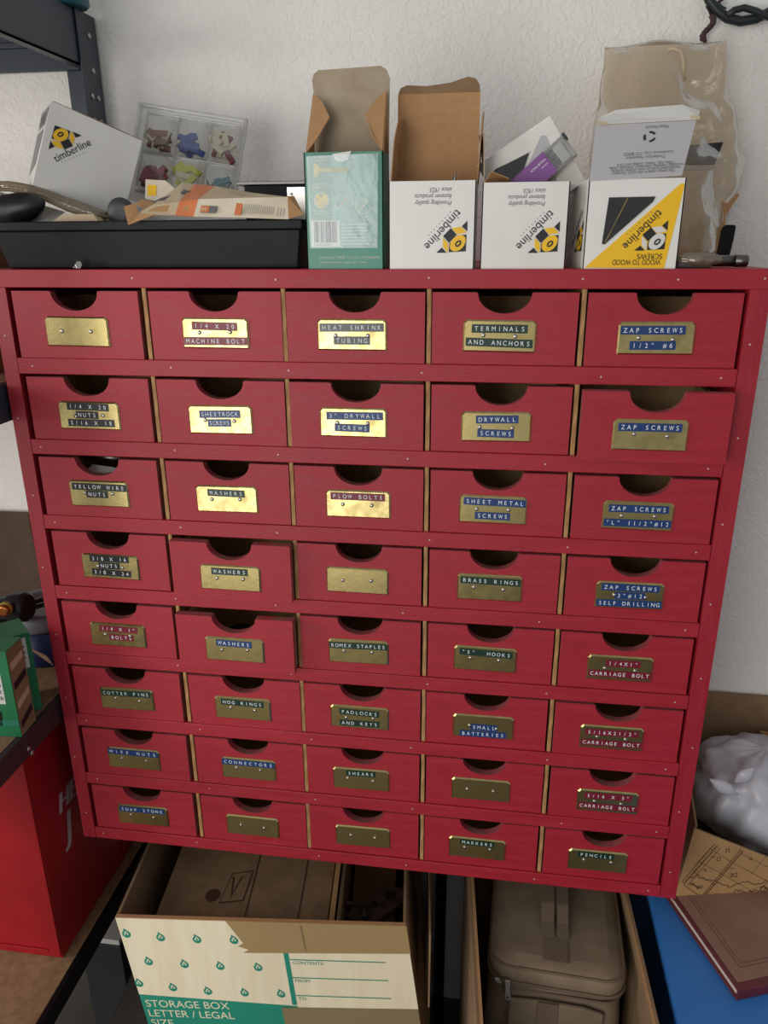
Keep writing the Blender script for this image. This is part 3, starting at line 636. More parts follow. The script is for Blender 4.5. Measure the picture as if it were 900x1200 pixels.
A0, A1, A2 = Q(362, 200, YF-.0012), Q(775, 215, YF-.0012), Q(365, 140, YR-.0018)
U9 = (A1-A0).normalized(); V9 = (A2-A0); hh9 = V9.length; V9 = (V9-U9*V9.dot(U9)).normalized(); f9 = Fr(A0, U9, V9, U9.cross(V9)); k9 = (A1-A0).length/413
ff.rect(f9, 5*k9, 78*k9, 8*k9, 46*k9, 'ink_gray', .0005); ff.rect(f9, 5*k9, 45*k9, 10*k9, 44*k9, 'orange_ink', .0008); ff.text('M', f9, 12*k9, 14*k9, 20*k9, 'cream_card', d=.001)
ff.rect(f9, 165*k9, 195*k9, 2*k9, 72*k9, 'orange_ink', .0005)
for i in range(15):
    u = 205*k9+i*9.5*k9
    ff.rect(f9, u, u+2.2*k9, (6+rnd.uniform(0, 6))*k9, (66+rnd.uniform(-4, 4))*k9, 'ink_soft', .0005)
for i in range(3): ff.rect(f9, (358+i*14)*k9, (361+i*14)*k9, 6*k9, (68-4*i)*k9, 'ink_soft', .0005)
ff.build('carton_panels', g)
MB().sheet([Q(770, 120, YR), Q(775, 222, YF), Q(845, 203, .006), Q(800, 118, .018)], .0008, 'card_tan', 'kraft').build('end_flap', g)
MB().sheet([Q(20, 165, -.006), Q(75, 150, .0), Q(88, 200, .0), Q(165, 202, YF), Q(40, 250, -.008)], -.0008, 'kraft', 'kraft').build('end_flap', g)
MB().sheet([Q(75, 150, .02), Q(100, 130, .03), Q(150, 140, .03), Q(165, 158, .02), Q(110, 175, .01)], .0008, 'kraft').build('end_flap', g)
MB().sheet([Q(160, 140, .0), Q(190, 125, .0), Q(235, 113, .0), Q(205, 137, .0)], .0005, 'ink_black').build('printed_mark', g)
MB().sheet([Q(278, 100, .03), Q(290, 95, .03), Q(290, 88, .03), Q(304, 86, .03), Q(305, 92, .03), Q(325, 90, .03), Q(322, 98, .03), Q(305, 103, .03), Q(300, 110, .03), Q(287, 110, .03)], .0005, 'ink_black').build('printed_mark', g)
# loose things at the tray's left
E2 = lambda x, y, Y: at(x/5.625, 190+y/5.625, Y=Y)
p0, p1 = E2(-60, 350, .06), E2(290, 265, .06); ax = (p1-p0); mb = MB()
pr = [(0, .012), (.12, .0165), (.35, .0178), (.6, .0168), (.8, .0135), (.92, .009), (1, .003)]
mb.lathe([(r, t*ax.length) for t, r in pr], Fr(p0, ax.cross(V((0, 1, 0))), (0, 1, 0), ax), 'rubber')
tag(mb.build('rubber_bulb'), 'black rubber bulb bulging over the rim at the end of the black tray', 'bulb')
# rolled clear sleeve sagging across
top = [(-40, 130), (60, 128), (140, 140), (235, 160), (330, 195), (450, 240), (580, 285), (700, 330)]; wid = [60, 62, 64, 66, 72, 80, 80, 60]
mb = MB(); path = [E2(x, y+w/2, .075) for (x, y), w in zip(top, wid)]
mb.tube(path, [w/5.625/F_PX*.97/2 for w in wid], 'wrap_clear', 12)
path2 = [E2(x+14, y+w/2+6, .07) for (x, y), w in zip(top, wid)]; mb.tube(path2, .0018, 'wrap_clear', 6)
tag(mb.build('plastic_sleeve'), 'rolled-up clear plastic sleeve sagging from under the tilted carton', 'sleeve')
# striped paper
pp = MB(); A, B, C_, D_ = E2(-20, 190, .10), E2(430, 330, .10), E2(330, 402, .07), E2(-20, 402, .07); pp.sheet([A, D_, C_, B], .0004, 'label_white')
fpp = Fr(D_, C_-D_, A-D_)
for i in range(5):
    a0, a1 = E2(-20, 195+i*12, .0955-.0003*i), E2(330-i*8, 330+i*13, .0955-.004*i); pp.tube([a0+V((0, -.004, 0)), a1+V((0, -.004, 0))], .0006, 'ink_black', 4)
tag(pp.build('paper_sheet'), 'white paper sheet with black lines behind the black rubber bulb', 'paper')
cb = MB(); cb.prism([(0, 0), (.062, 0), (.054, .0095), (.018, .0095)], Fr(E2(320, 402, .03), (1, 0, 0), (0, .2, 1)), -.02, 0, 'card_tan'); tag(cb.build('cardboard_wedge', None, .0006), 'folded tan cardboard piece poking above the rim of black tray', 'cardboard')
q = E2(800, 335, .05); dk = MB(); dk.lathe([(.0155, -.006), (.0165, -.004), (.0165, .004), (.0155, .006), (.006, .0062)], Fr(q, (1, 0, 0), (0, 0, 1), (.35, -1, 0)), 'gray_plastic')
tag(dk.build('plastic_disc'), 'dark gray round plastic disc standing in the tray beside the tilted carton', 'disc')

# blister tray with six pockets
bl, brr, tl, tr_ = at(146, 252, Y=.20), at(284, 250, Y=.22), at(164, 122, Y=.25), at(291, 142, Y=.265)
Ub = (tr_-tl).normalized(); Vb = ((tl-bl)+(tr_-brr)); Vb = (Vb-Ub*Vb.dot(Ub)).normalized(); Nb = Ub.cross(Vb)
if Nb.y > 0: Nb = -Nb
O = tl-Vb*.128; wB, hB = (tr_-tl).length, .128
g = thing('blister_tray', 'clear plastic six-pocket tray of coloured connectors leaning on the white wall', 'tray', O); fr = Fr(O, Ub, Vb, Nb)
mb = MB().box(0, wB, 0, hB, -.0006, 0, 'clear_plastic', fr)
for e in ((0, wB, hB-.004, hB), (0, .004, 0, hB), (wB-.004, wB, 0, hB)): mb.box(*e, 0, .006, 'clear_rim', fr)
cw = (wB-.022)/3; chh = .050
for k_ in range(4): mb.box(.0115+k_*(cw+.002), .0135+k_*(cw+.002), .02, hB-.008, 0, .003, 'clear_rim', fr)
for k_ in range(3): mb.box(.0115, wB-.008, hB-.0105-k_*(chh+.003), hB-.0078-k_*(chh+.003), 0, .003, 'clear_rim', fr)
mb.build('backing_sheet', g, .0015)
pk = [(c, r) for r in (0, 1) for c in (0, 1, 2)]; cw = (wB-.022)/3; chh = .050; PK = {}
for c, r in pk:
    u0 = .014+c*(cw+.002); v0 = hB-.010-(r+1)*(chh+.003)
    m2 = MB(); e = .0045
    out = [(u0, v0), (u0+cw, v0), (u0+cw, v0+chh), (u0, v0+chh)]; inn = [(u0+e, v0+e), (u0+cw-e, v0+e), (u0+cw-e, v0+chh-e), (u0+e, v0+chh-e)]
    q = [fr.p(u, v, .0006) for u, v in out]+[fr.p(u, v, .020) for u, v in inn]
    m2.add(q, [(4, 5, 6, 7)]+[(i, (i+1) % 4, 4+(i+1) % 4, 4+i) for i in range(4)], 'clear_plastic'); m2.build('pocket', g, .004, 3)
    PK[(c, r)] = (u0, v0)
def heap(c, r, mats, nm, label, n=9, hmax=.025, big=False):
    u0, v0 = PK[(c, r)]; m3 = MB(); k = random.Random(c*7+r*3+1)
    for i in range(n):
        u = u0+.008+k.random()*(cw-.018); v = v0+.007+k.random()*hmax*.8; d = .004+k.random()*.008; a = k.uniform(-1.3, 1.3); L_ = .014 if not big else .018
        f3 = Fr(fr.p(u, v, d), fr.U*math.cos(a)+fr.V*math.sin(a), fr.V*math.cos(a)-fr.U*math.sin(a), fr.N)
        m3.box(-L_/2, L_/2, -.0038, .0038, -.0025, .0025, k.choice(mats), f3)
    for i in range(3):
        m3.tube([fr.p(u0+.008+i*.009, v0+.006, .006), fr.p(u0+.010+i*.009, v0+.02, .007)], .003, mats[i % len(mats)], 10)
    tag(m3.build(nm, None, .0006), label, 'connectors', 'connectors in the clear six-pocket tray', 'stuff')
heap(0, 0, ['t_brown', 't_brown', 't_beige'], 'brown_connectors', 'heap of brown connectors in the upper pocket nearest the tilted carton', 10, .022)
heap(1, 0, ['t_blue'], 'blue_connectors', 'heap of blue connectors in the clear six-pocket tray', 12, .024, True)
heap(2, 0, ['t_maroon', 't_beige', 't_beige'], 'maroon_and_beige_connectors', 'heap of maroon and beige connectors in the clear six-pocket tray', 12, .034, True)
heap(0, 1, ['t_pink', 't_pink', 't_maroon'], 'pink_connectors', 'heap of dark pink connectors in the clear six-pocket tray', 14, .03, True)
heap(1, 1, ['t_lime', 't_lime', 't_beige'], 'lime_connectors', 'heap of yellow-green connectors in the clear six-pocket tray', 16, .042, True)
heap(2, 1, ['t_teal', 't_teal', 'label_white'], 'teal_connectors', 'heap of pale teal connectors in the clear six-pocket tray', 12, .032, True)
yc = MB(); a0 = at(170, 233, Y=.10); fy = Fr(a0, (1, 0, -.06), (0.05, .2, 1)); yc.prism([(0, 0), (.045, -.006), (.036, .014), (.024, .022), (0, .022)], fy, -.0008, 0, 'cream_card').rect(fy, .003, .014, .004, .016, 'yellow', .0004)
tag(yc.build('header_card'), 'cream header card with a yellow square beneath the six-pocket tray', 'card')

# flat metal case behind the tray
g = thing('level_case', 'black bar with steel end lying behind the tray beside the green carton', 'bar', at(325, 228, Y=.2))
z0 = at(325, 232, Y=.20).z; z1 = at(325, 211, Y=.20).z; x0, x1 = at(286, 220, Y=.2).x, at(362, 220, Y=.2).x
MB().box(x0, x1, .20, .235, z0-.05, z1-.006, 'black_plastic').build('bar_body', g, .001)
MB().box(x0-.01, x1, .1995, .236, z1-.0055, z1-.001, 'dark_steel').build('top_rail', g, .0008)
e = MB().box(x1-.028, x1+.001, .1965, .1995, z0-.03, z1-.0085, 'steel'); e.oval(FRONT(x1-.022, z1-.017, .1965), 0, 0, .0018, .0018, 'dark_steel', d=.0003); e.build('end_plate', g, .0004)

# ------------------------------------------------------------------ right end of the cabinet top
# big plastic bag leaning on the wall
def bagfn(a, t):
    zz = .7965+t*(1.054-.7965)
    keys = [(0, .70, .842, .040), (.06, .694, .858, .05), (.25, .69, .866, .052), (.45, .684, .872, .045), (.62, .684, .862, .034), (.8, .688, .842, .02), (.93, .691, .838, .010), (1.0, .6915, .8375, .004)]
    for i in range(len(keys)-1):
        if keys[i][0] <= t <= keys[i+1][0]:
            s = (t-keys[i][0])/(keys[i+1][0]-keys[i][0]); s = s*s*(3-2*s); x0, x1, dd = [keys[i][j]+(keys[i+1][j]-keys[i][j])*s for j in (1, 2, 3)]; break
    cx, w = (x0+x1)/2, (x1-x0)/2
    ca, sa = math.cos(a), math.sin(a); x = cx+w*math.copysign(abs(ca)**.8, ca); y = .272+.03*t-dd*math.copysign(abs(sa)**.9, sa)
    n = noise.noise(V((x*28, a*1.2, zz*22)))*.009+noise.noise(V((x*70+5, a*2, zz*40)))*.005-abs(noise.noise(V((x*18+zz*14, 2, zz*16-x*9))))*.010
    n *= min(1, t*8)*(.25+.75*min(1, (1-t)*3+.25))
    y -= n*(1 if sa > 0 else -.3); x += n*.5*ca
    if t > .98: zz += .003*math.sin(x*60)
    return (x, min(y, WY-.002), zz)
g = thing('plastic_bag', 'large crinkled clear plastic bag standing behind the yellow carton', 'bag', (.78, .27, H))
MB().blob(bagfn, 72, 60, 'bag_clear').build('bag_film', g)
MB().tube([at(783, 58, Y=.292), at(790, 57, Y=.289), at(798, 60, Y=.287), at(801, 70, Y=.287), at(802, 95, Y=.287)], .0022, 'card_tan', 6).build('bag_tie', g)
c = MB().box(.735, .830, .252, .295, .800, .885, 'cream_card'); tag(c.build('kraft_box', None, .001), 'tan cardboard box inside the clear plastic bag', 'box')
c = MB().sheet([at(795, 193, Y=.250), at(838, 192, Y=.252), at(848, 166, Y=.262), at(806, 170, Y=.262)], -.004, 'window_dark').sheet([at(792, 200, Y=.249), at(834, 199, Y=.249), at(838, 193, Y=.25), at(795, 194, Y=.249)], -.002, 'steel'); tag(c.build('dark_packet', None, .0006), 'dark shiny packet on the box inside the clear plastic bag', 'packet')
# latch and tube in a little wrapping
g = thing('steel_latch', 'steel cylinder latch in crinkled wrap at the right end of cabinet top', 'latch', (.79, .03, H))
a, b = at(822, 305, Y=.03), at(876, 305, Y=.03); a.z = b.z = H+.0068
MB().tube([a, a+(b-a)*.72], .0056, 'dark_steel', 16).tube([a+(b-a)*.72, b-V((.001, 0, 0)), b], [.0061, .0061, .0052], 'dark_steel', 16).build('barrel', g)
p = MB().box(.754, .787, .024, .04, H+.0004, H+.0055, 'dark_steel').box(.757, .775, .026, .038, H+.0055, H+.012, 'card_tan'); p.build('base_plate', g, .0006)
def wrapfn(a_, t):
    x = .754+.042*t; r = .0082*math.sin(math.pi*min(max(t, .06), .94))**.4; n = noise.noise(V((x*150, a_*2, 3)))*.0022
    return (x, .031+(r+.003+n)*math.cos(a_), max(H+.0003, H+.0078+(r+n)*math.sin(a_)))
MB().blob(wrapfn, 24, 16, 'wrap_clear').build('wrapping', g)
p = MB(); q0 = at(846, 299, Y=.2); q1 = at(853, 264, Y=.2); q0.z = H+.0005; ax = (q1-q0); fp = Fr(q0, (1, 0, 0), ax, (0, -1, .1)); l = ax.length
p.prism([(-.007, 0), (.007, 0), (.0085, l*.6), (.0085, l*.96), (.006, l), (-.004, l), (-.0062, l*.9), (-.006, l*.5)], fp, -.006, .006, 'black_plastic'); tag(p.build('black_tool', None, .0015), 'black hand tool standing beside the clear plastic bag', 'tool')
p = MB().sheet([at(850, 252, Y=.25), at(866, 229, Y=.25), at(864, 226, Y=.25), at(852, 238, Y=.25), at(846, 236, Y=.25), at(838, 300, Y=.25), at(848, 300, Y=.25)], .002, 'kraft'); tag(p.build('cardboard_scrap'), 'brown cardboard scrap poking out behind the clear plastic bag', 'cardboard')
# cord hanging at the top right
g = thing('power_cord', 'thick black cord looped on the wall with brown twine at its end', 'cord', at(850, 22, Y=.325))
C8 = lambda x, y, Y=.325: at(x, y, Y=Y)
MB().tube([C8(826, -14), C8(831, 0), C8(840, 12), C8(852, 21), C8(868, 25), C8(886, 22), C8(902, 14), C8(925, -2), C8(950, -30)], .0058, 'cord_black', 10).build('cord_loop', g)
MB().tube([C8(852, 19, .318), C8(860, 12, .318), C8(872, 9, .318), C8(886, 13, .318), C8(900, 20, .318), C8(930, 22, .318)], .004, 'cord_black', 10).build('cord_strand', g)
tw = []
for i in range(40):
    t = i/39; base = C8(834-8*t+4*math.sin(t*6), 18+30*t, .322); tw.append(base+V((math.cos(i*1.3), math.sin(i*1.3), 0))*.0018)
MB().tube(tw, .0026, 'cord_brown', 7).build('twine', g)
MB().tube([C8(834, 18), C8(828, 8), C8(840, 4), C8(848, -2)], .002, 'cord_brown', 6).tube([C8(843, 4, .318), C8(847, 8, .318), C8(851, 10, .318)], .001, 'cord_black', 5).build('twine_knot', g)

# ------------------------------------------------------------------ steel shelving unit at the left
SX = -.002; SD0, SD1 = -.30, .335; SL = -.92
g = thing('shelving_unit', 'dark blue steel shelving unit with particleboard shelves left of the cabinet', 'shelves', (-.46, .0, FZ))
def post(x, y, sx, sy):
    m_ = MB(); t = .002; wd = .052
    m_.box(min(x, x-sx*t), max(x, x-sx*t), min(y, y-sy*wd), max(y, y-sy*wd), FZ, 1.1185, 'blue_steel')
    m_.box(min(x, x-sx*.05), max(x, x-sx*.05), min(y, y-sy*t), max(y, y-sy*t), FZ, 1.1185, 'blue_steel')
    return m_
for x, y, sx, sy in ((SX, SD1, 1, 1), (SX, SD0, 1, -1), (SL, SD1, -1, 1), (SL, SD0, -1, -1)): post(x, y, sx, sy).build('upright_post', g, .0006)
def shelf(zt, lip, steel, top=True):
    # zt is the top of the board
    zb = zt-.008; b_ = MB().box(SL+.006, SX-.012, SD0+.006, SD1-.006, zb-.006, zt, 'particle'); b_.build('shelf_board', g)
    for (x0, x1, y0, y1) in ((SX-.012, SX-.0035, SD0+.003, SD1-.003), (SL+.0035, SL+.012, SD0+.003, SD1-.003)):
        e = MB().box(x0, x1, y0, y1, zt-lip, zt-.0005, steel).box(x0-.012 if x0 > -.5 else x0, x1 if x0 > -.5 else x1+.012, y0, y1, zt-lip, zt-lip+.002, steel); e.build('shelf_beam', g, .001)
    for (y0, y1) in ((SD1-.012, SD1-.0035), (SD0+.0035, SD0+.012)):
        e = MB().box(SL+.014, SX-.014, y0, y1, zt-lip, zt-.015, steel).box(SL+.014, SX-.014, y0-.006, y1, zt-lip*.5-.004, zt-lip*.5+.004, steel); e.build('shelf_beam', g, .002)
shelf(1.1185, .065, 'blue_steel'); shelf(.665, .045, 'blue_steel'); shelf(.228, .034, 'brown_steel'); shelf(-.187, .032, 'black_plastic')
for z_ in (1.092, 1.0495, 1.016, .985, .95):
    for dy in ((-.022,) if z_ > 1.03 else (-.016, -.033)):
        MB().lathe([(.0042, 0), (.0038, .0012), (.002, .002)], Fr((SX+.0001, SD1+dy, z_), (0, 1, 0), (0, 0, 1), (1, 0, 0)), 'steel', 12).build('rivet', g)
for zz, yy in ((.205, -.075), (.195, -.07)):
    MB().lathe([(.0042, 0), (.0038, .0012), (.002, .002)], Fr((SX-.0034, yy, zz), (0, 1, 0), (0, 0, 1), (1, 0, 0)), 'steel', 12).build('rivet', g)
# teal can on the upper shelf
q = V((-.0, 0, 1.0955)); ctr = at(78, -4, Y=.21)
mb = MB().lathe([(.024, 0), (.027, .003), (.027, .05), (.024, .06), (.012, .066), (.012, .075)], Fr((-.012, .285, 1.119), (1, 0, 0), (0, 1, 0), (0, 0, 1)), 'teal'); tag(mb.build('teal_bottle'), 'round teal bottle standing on the uppermost steel shelf', 'bottle')
# cardboard box on the middle shelf
mb = MB().box(-.30, -.06, .06, .25, .6655, .842, 'kraft_dark'); mb.rect(FRONT(-.30, .6655, .06), .11, .13, 0, .176, 'tape_brown', .0004); tag(mb.build('cardboard_box', None, .001), 'brown cardboard box on the shelf behind the end of the black tray', 'box')

# ---- lower shelf
SZ = .2285
def screwbox(name, label, x0, x1, y0, y1, z1, ang, side):
    cx, cyy = x1, y0; m_ = MB(); U_ = V((math.cos(ang), math.sin(ang), 0)); fr = Fr((cx, cyy, SZ), U_, (0, 0, 1)); w = x1-x0; d = y1-y0; h = z1-SZ
    root = thing(name, label, 'carton', (cx, cyy, SZ))
    m_.box(-w, 0, 0, h, -d, 0, 'green_box', fr)
    frs = Fr(fr.p(0, 0, 0), -fr.N, (0, 0, 1), fr.U)
    if side: m_.rect(frs, .001, d-.001, .001, h-.001, 'kraft_dark', .0003)
    return root, m_, fr, frs, w, d, h
root, m_, fr, frs, w, d, h = screwbox('screw_box', 'green screw box with a white label at the edge of the lower shelf', -.115, -.006, -.083, -.046, .352, math.radians(4), True)
m_.rect(fr, -.09, -.012, h-.022, h-.003, 'label_white', .0004); m_.text('SCREWS', fr, -.013, h-.02, .013, 'green_box', align='r', d=.0007)
m_.rect(fr, -.07, -.012, h-.075, h-.032, 'label_white', .0004)
for i, t in enumerate(('10 x 3"', 'FLAT HEAD', 'COARSE', 'QTY 1 LB')): m_.text(t, fr, -.014, h-.042-i*.009, .005, 'ink_black', align='r', d=.0007)
m_.decal([(-.07, .02), (-.022, .016), (-.02, .036), (-.045, .048), (-.07, .05)], fr, 'window_dark', .0004)
m_.decal([(-.109, .008), (0, .018), (0, .026), (-.109, .014)], fr, 'green_card', .0004)
for i in range(4): m_.decal([(.004, .01+i*.028), (.004, .02+i*.028), (.033, .03+i*.026), (.033, .02+i*.026)], frs, 'card_tan' if i % 2 else 'ink_black', .0005)

m_.build('box_body', root, .0006)
root, m_, fr, frs, w, d, h = screwbox('screw_box', 'darker green screw box marked 2 behind the front green box', -.065, -.015, -.020, .03, .345, math.radians(46), False)
m_.rect(fr, -.047, -.006, h-.05, h-.006, 'label_white', .0004); m_.text('2', fr, -.032, h-.042, .018, 'ink_black', d=.0007)
m_.text('lb', fr, -.030, h-.016, .006, 'ink_black', d=.0007)
for i in range(3): m_.rect(fr, -.018, -.009, h-.02-i*.008, h-.017-i*.008, 'ink_gray', .0006)
m_.oval(fr, -.045, .03, .006, .006, 'label_white', 0, .0005, 14)
m_.build('box_body', root, .0006)
# navy tub with gray lid
g = thing('plastic_tub', 'navy plastic tub with a gray ring lid on the lower shelf', 'tub', (-.085, .125, SZ))
f_ = Fr((-.085, .125, SZ), (1, 0, 0), (0, 1, 0)); MB().lathe([(.05, 0), (.052, .003), (.055, .062)], f_, 'navy', 40).build('tub_body', g)
MB().lathe([(.058, .060), (.059, .062), (.059, .080), (.054, .084), (.040, .084), (.038, .080), (.012, .080)], f_, 'lid_gray', 40).build('lid', g)
# torch
g = thing('blow_torch', 'black torch head with a copper nozzle lying above the green boxes', 'torch', at(28, 728, Y=.06))
q0, q1 = at(-14, 712, Y=.06), at(34, 711, Y=.06); a = q1-q0
MB().lathe([(.012, 0), (.017, .006), (.017, a.length*.55), (.0215, a.length*.6), (.0215, a.length*.93), (.017, a.length)], Fr(q0, a.cross(V((0, 1, 0))), (0, 1, 0), a), 'rubber', 20).build('torch_body', g, .0008)
n0 = at(4, 715, Y=.03); MB().lathe([(.0075, 0), (.0085, .004), (.0085, .014), (.0055, .016)], Fr(n0+V((0, .008, 0)), (1, 0, 0), (0, 0, 1), (.25, -1, .1)), 'copper', 18).lathe([(.0098, 0), (.0098, .007), (.0092, .008)], Fr(n0+V((0, .008, 0)), (1, 0, 0), (0, 0, 1), (.25, -1, .1)), 'gold_ink', 18).build('nozzle', g)
MB().tube([at(-10, 722, Y=.07), at(10, 737, Y=.075), at(22, 744, Y=.08)], [.014, .011, .007], 'rubber', 12).build('grip', g)
for y0, nm in ((0, 'steel rod nearer the torch'), (1, 'steel rod beneath its neighbour')):
    r = MB().tube([at(26, 709+y0*7, Y=.085+.0*y0), at(78, 694+y0*7, Y=.10)], .0042-.0006*y0, 'dark_steel', 10); tag(r.build('steel_rod'), ('upper' if not y0 else 'lower')+' gray steel rod running from the torch behind the cabinet', 'rod')
s = MB().tube([at(2, 752, Y=-.05), at(20, 756, Y=-.03), at(38, 762, Y=-.015), at(52, 770, Y=-.005), at(62, 779, Y=.005)], [.001, .0014, .0016, .0032, .0016], 'beige_strap', 6); tag(s.build('cable_tie'), 'beige cable tie sticking out across the green boxes', 'tie')
# brown panel against the wall, the shelf's shade put into its colour
p = MB().sheet([(-.9, .29, .229), (-.212, .31, .229), (-.226, .325, .3775), (-.9, .32, .374)], -.006, 'panel_shaded'); tag(p.build('cardboard_sheet'), 'brown cardboard sheet coloured darker for shelf shade, leaning on the wall behind the torch', 'cardboard')

# ---- red steel can/box on the bottom shelf
g = thing('red_toolbox', 'tall red steel box with white letters under the left shelf', 'box', (-.13, .08, -.187))
rx0, rx1, ry0, ry1, rz0, rz1 = -.24, -.030, -.056, .26, -.1865, .170
m_ = MB().box(rx0, rx1, ry0, ry1, rz0, rz1, 'red_steel'); fr = Fr((rx1, ry0, rz0), (0, 1, 0), (0, 0, 1), (1, 0, 0))
for e in range(4):
    m_.text('HE', fr, .050+e*.0014, .222, .030, 'gray_ink_dull', d=.0005+e*.00005, slant=.25, wide=.9); m_.text('J', fr, .052+e*.0016, .168, .044, 'gray_ink_dull', d=.0005+e*.00005, slant=.2, wide=.8)
m_.build('box_body', g, .002)
MB().box(rx1-.018, rx1-.0005, ry0-.003, ry0-.0005, rz0+.008, rz1, 'red_steel').build('corner_strip', g, .0008)
MB().box(rx0, rx1-.02, ry0-.002, ry0-.0005, rz0+.012, rz0+.016, 'red_steel').build('bottom_seam', g, .0005)

# ------------------------------------------------------------------ storage box below
P0, P1 = V((.0826, -.0827, -.06)), V((.4840, -.0416, -.06)); Us = (P1-P0).normalized(); Ns = V((Us.y, -Us.x, 0)); SW = (P1-P0).length; SDp = .30; SH = -.06-BZ-.004; SK = .118
g = thing('storage_box', 'cream and green cardboard STORAGE BOX, open, under the cabinet', 'box', (P0.x, P0.y, BZ+.004))
fr = Fr(V((P0.x, P0.y, BZ+.004))+Us*SK*SH, Us, V((0, 0, 1))-Us*SK, Ns); SH *= math.sqrt(1+SK*SK); T = .004; mb = MB()
mb.box(0, SW, 0, SH, -T, 0, 'kraft_dark', fr, None); mb.rect(fr, 0, SW, 0, SH, 'store_card', .0002)
mb.box(0, SW, 0, SH, -SDp, -SDp+T, 'kraft_dark', fr); mb.box(0, T, 0, SH, -SDp+T, -T, 'kraft_dark', fr); mb.box(SW-T, SW, 0, SH, -SDp+T, -T, 'kraft_dark', fr); mb.box(T, SW-T, 0, T, -SDp+T, -T, 'kraft_dark', fr)
mb.box(0.0, SW, SH-.0005, SH+.0008, -T-.001, .0005, 'kraft', fr)
mb.decal([(0, 0), (.229, 0), (.229, SH-.159), (0, SH-.146)], fr, 'store_green', .0004); mb.decal([(.2275, SH-.002), (.2345, SH-.002), (.229, SH-.157), (.222, SH-.157)], fr, 'store_green', .0004)
for u, v in ((.0091, .0271), (.0571, .0318), (.1083, .0334), (.035, .0783), (.0862, .0815), (.1375, .0831), (.1915, .083), (.0163, .1214), (.065, .1278), (.1156, .1326), (.1688, .1334), (.2218, .1333), (.1605, .0328), (.2142, .0321)):
    uu, vv = u+.003-SK*v, SH-v-.002
    mb.decal([(uu+.0072*math.cos(a)*.85, vv+.0068*math.sin(a)-.001) for a in [i*.5236+math.pi/2+.52 for i in range(11)]]+[(uu-.002, vv+.0095)], fr, 'store_green', .0005)
    mb.decal([(uu-.0035, vv-.0005), (uu, vv-.004), (uu+.0035, vv-.0005), (uu, vv+.0055)], fr, 'store_card', .0007)
    mb.decal([(uu-.001, vv-.006), (uu+.001, vv-.006), (uu+.001, vv+.002), (uu-.001, vv+.002)], fr, 'store_green', .0009)
for u0, u1, v, t in ((.233, .367, .0685, 'CONTENTS'), (.231, .367, .103, 'FROM'), (.230, .367, .1378, 'TO'), (.230, .365, .172, 'NUMBER')):
    mb.rect(fr, u0, u1, SH-v-.0009, SH-v+.0009, 'store_green', .0005); mb.text(t, fr, u0+.003, SH-v-.0085, .0056, 'store_green', d=.0005)
for i, t in enumerate(('STORAGE BOX', 'LETTER / LEGAL', 'SIZE')): mb.text(t, fr, .006, SH-.170-i*.0195, .0135, 'store_card', d=.0006, wide=.92)
mb.build('box_body', g, 0)
tp_ = MB(); tp_.decal([(.1545, SH+.0005), (SW+.001, SH+.0005), (SW+.001, SH-.050), (.1685, SH-.058), (.178, SH-.052), (.164, SH-.046), (.172, SH-.040)], fr, 'tape_brown', .001); tp_.build('packing_tape', g)
tp_ = MB(); tp_.decal([(.2052, SH-.162), (SW, SH-.157), (SW, 0), (.2052, 0)], fr, 'tape_brown_dim', .0012); tp_.build('packing_tape', g)
MB().box(.2575, .2587, SH-.05, SH-.004, .0014, .002, 'kraft_dark', fr).build('tape_slit', g)
# right side of the box: hand flap
frr = Fr(fr.p(SW, 0, 0), -Ns, (0, 0, 1), Us); MB().box(.004, .20, SH-.16, SH-.02, .0005, .003, 'kraft_dark', frr).build('side_flap', g, .001)
# things inside it
ib = thing('inner_carton', 'closed brown carton with a printed glass symbol inside the storage box', 'carton', fr.p(.03, SH-.2, -.1))
fi = Fr(fr.p(.015, SH, 0), Us, -Ns, (0, 0, 1)); m_ = MB().box(.026, .276, .030, .26, -.20, -.035, 'kraft_dark', fi)
for u0 in (.155, .232): m_.rect(fi, u0, u0+.002, .03, .26, 'map_ink', -.0346)
m_.oval(fi, .10, .075, .011, .012, 'map_ink', 0, -.0344); m_.decal([(.112, .060), (.148, .066), (.152, .125), (.120, .118)], fi, 'map_ink', -.0345); m_.decal([(.114, .063), (.146, .068), (.150, .122), (.1215, .116)], fi, 'kraft_dark', -.0343)
m_.decal([(.122, .110), (.128, .070), (.138, .112), (.135, .112), (.129, .082), (.125, .111)], fi, 'map_ink', -.0341)
m_.build('carton_body', ib, .001)
sd = MB().box(.279, .286, .02, .27, -.22, -.025, 'kraft', fi).box(.289, .294, .02, .27, -.22, -.03, 'kraft_dark', fi); tag(sd.build('cardboard_divider'), 'upright cardboard strip beside the inner carton in the storage box', 'cardboard')
gb = Fr(fi.p(.345, .10, -.075), fi.U*.75+fi.V*.66, fi.V*.75-fi.U*.66, (.0, .3, 1)); m_ = MB()
m_.prism([(-.05, -.022), (.035, -.02), (.05, 0), (.035, .022), (-.05, .018), (-.042, 0)], gb, 0, .004, 'rust')
for u, v, r in ((.025, .002, .009), (-.005, .004, .006), (-.028, -.006, .005)): m_.oval(gb, u, v, r, r, 'ink_black', 0, .0046)
tag(m_.build('hinge_bracket', None, .001), 'rusty perforated steel bracket lying in the storage box', 'bracket')
m_ = MB(); hk = [fi.p(.305+.03*math.cos(a)*.7, .075+.03*math.sin(a), -.07+.004*math.sin(a*3)) for a in [i*.35 for i in range(14)]]; m_.tube(hk, .0045, 'rust', 8); tag(m_.build('bent_hook'), 'rusty bent hook beside the bracket in the storage box', 'hook')
m_ = MB().box(.30, .37, .02, .26, -.26, -.12, 'kraft_dark', fi); tag(m_.build('scrap_box', None, .001), 'dark cardboard box under the rusty bracket in the storage box', 'box')
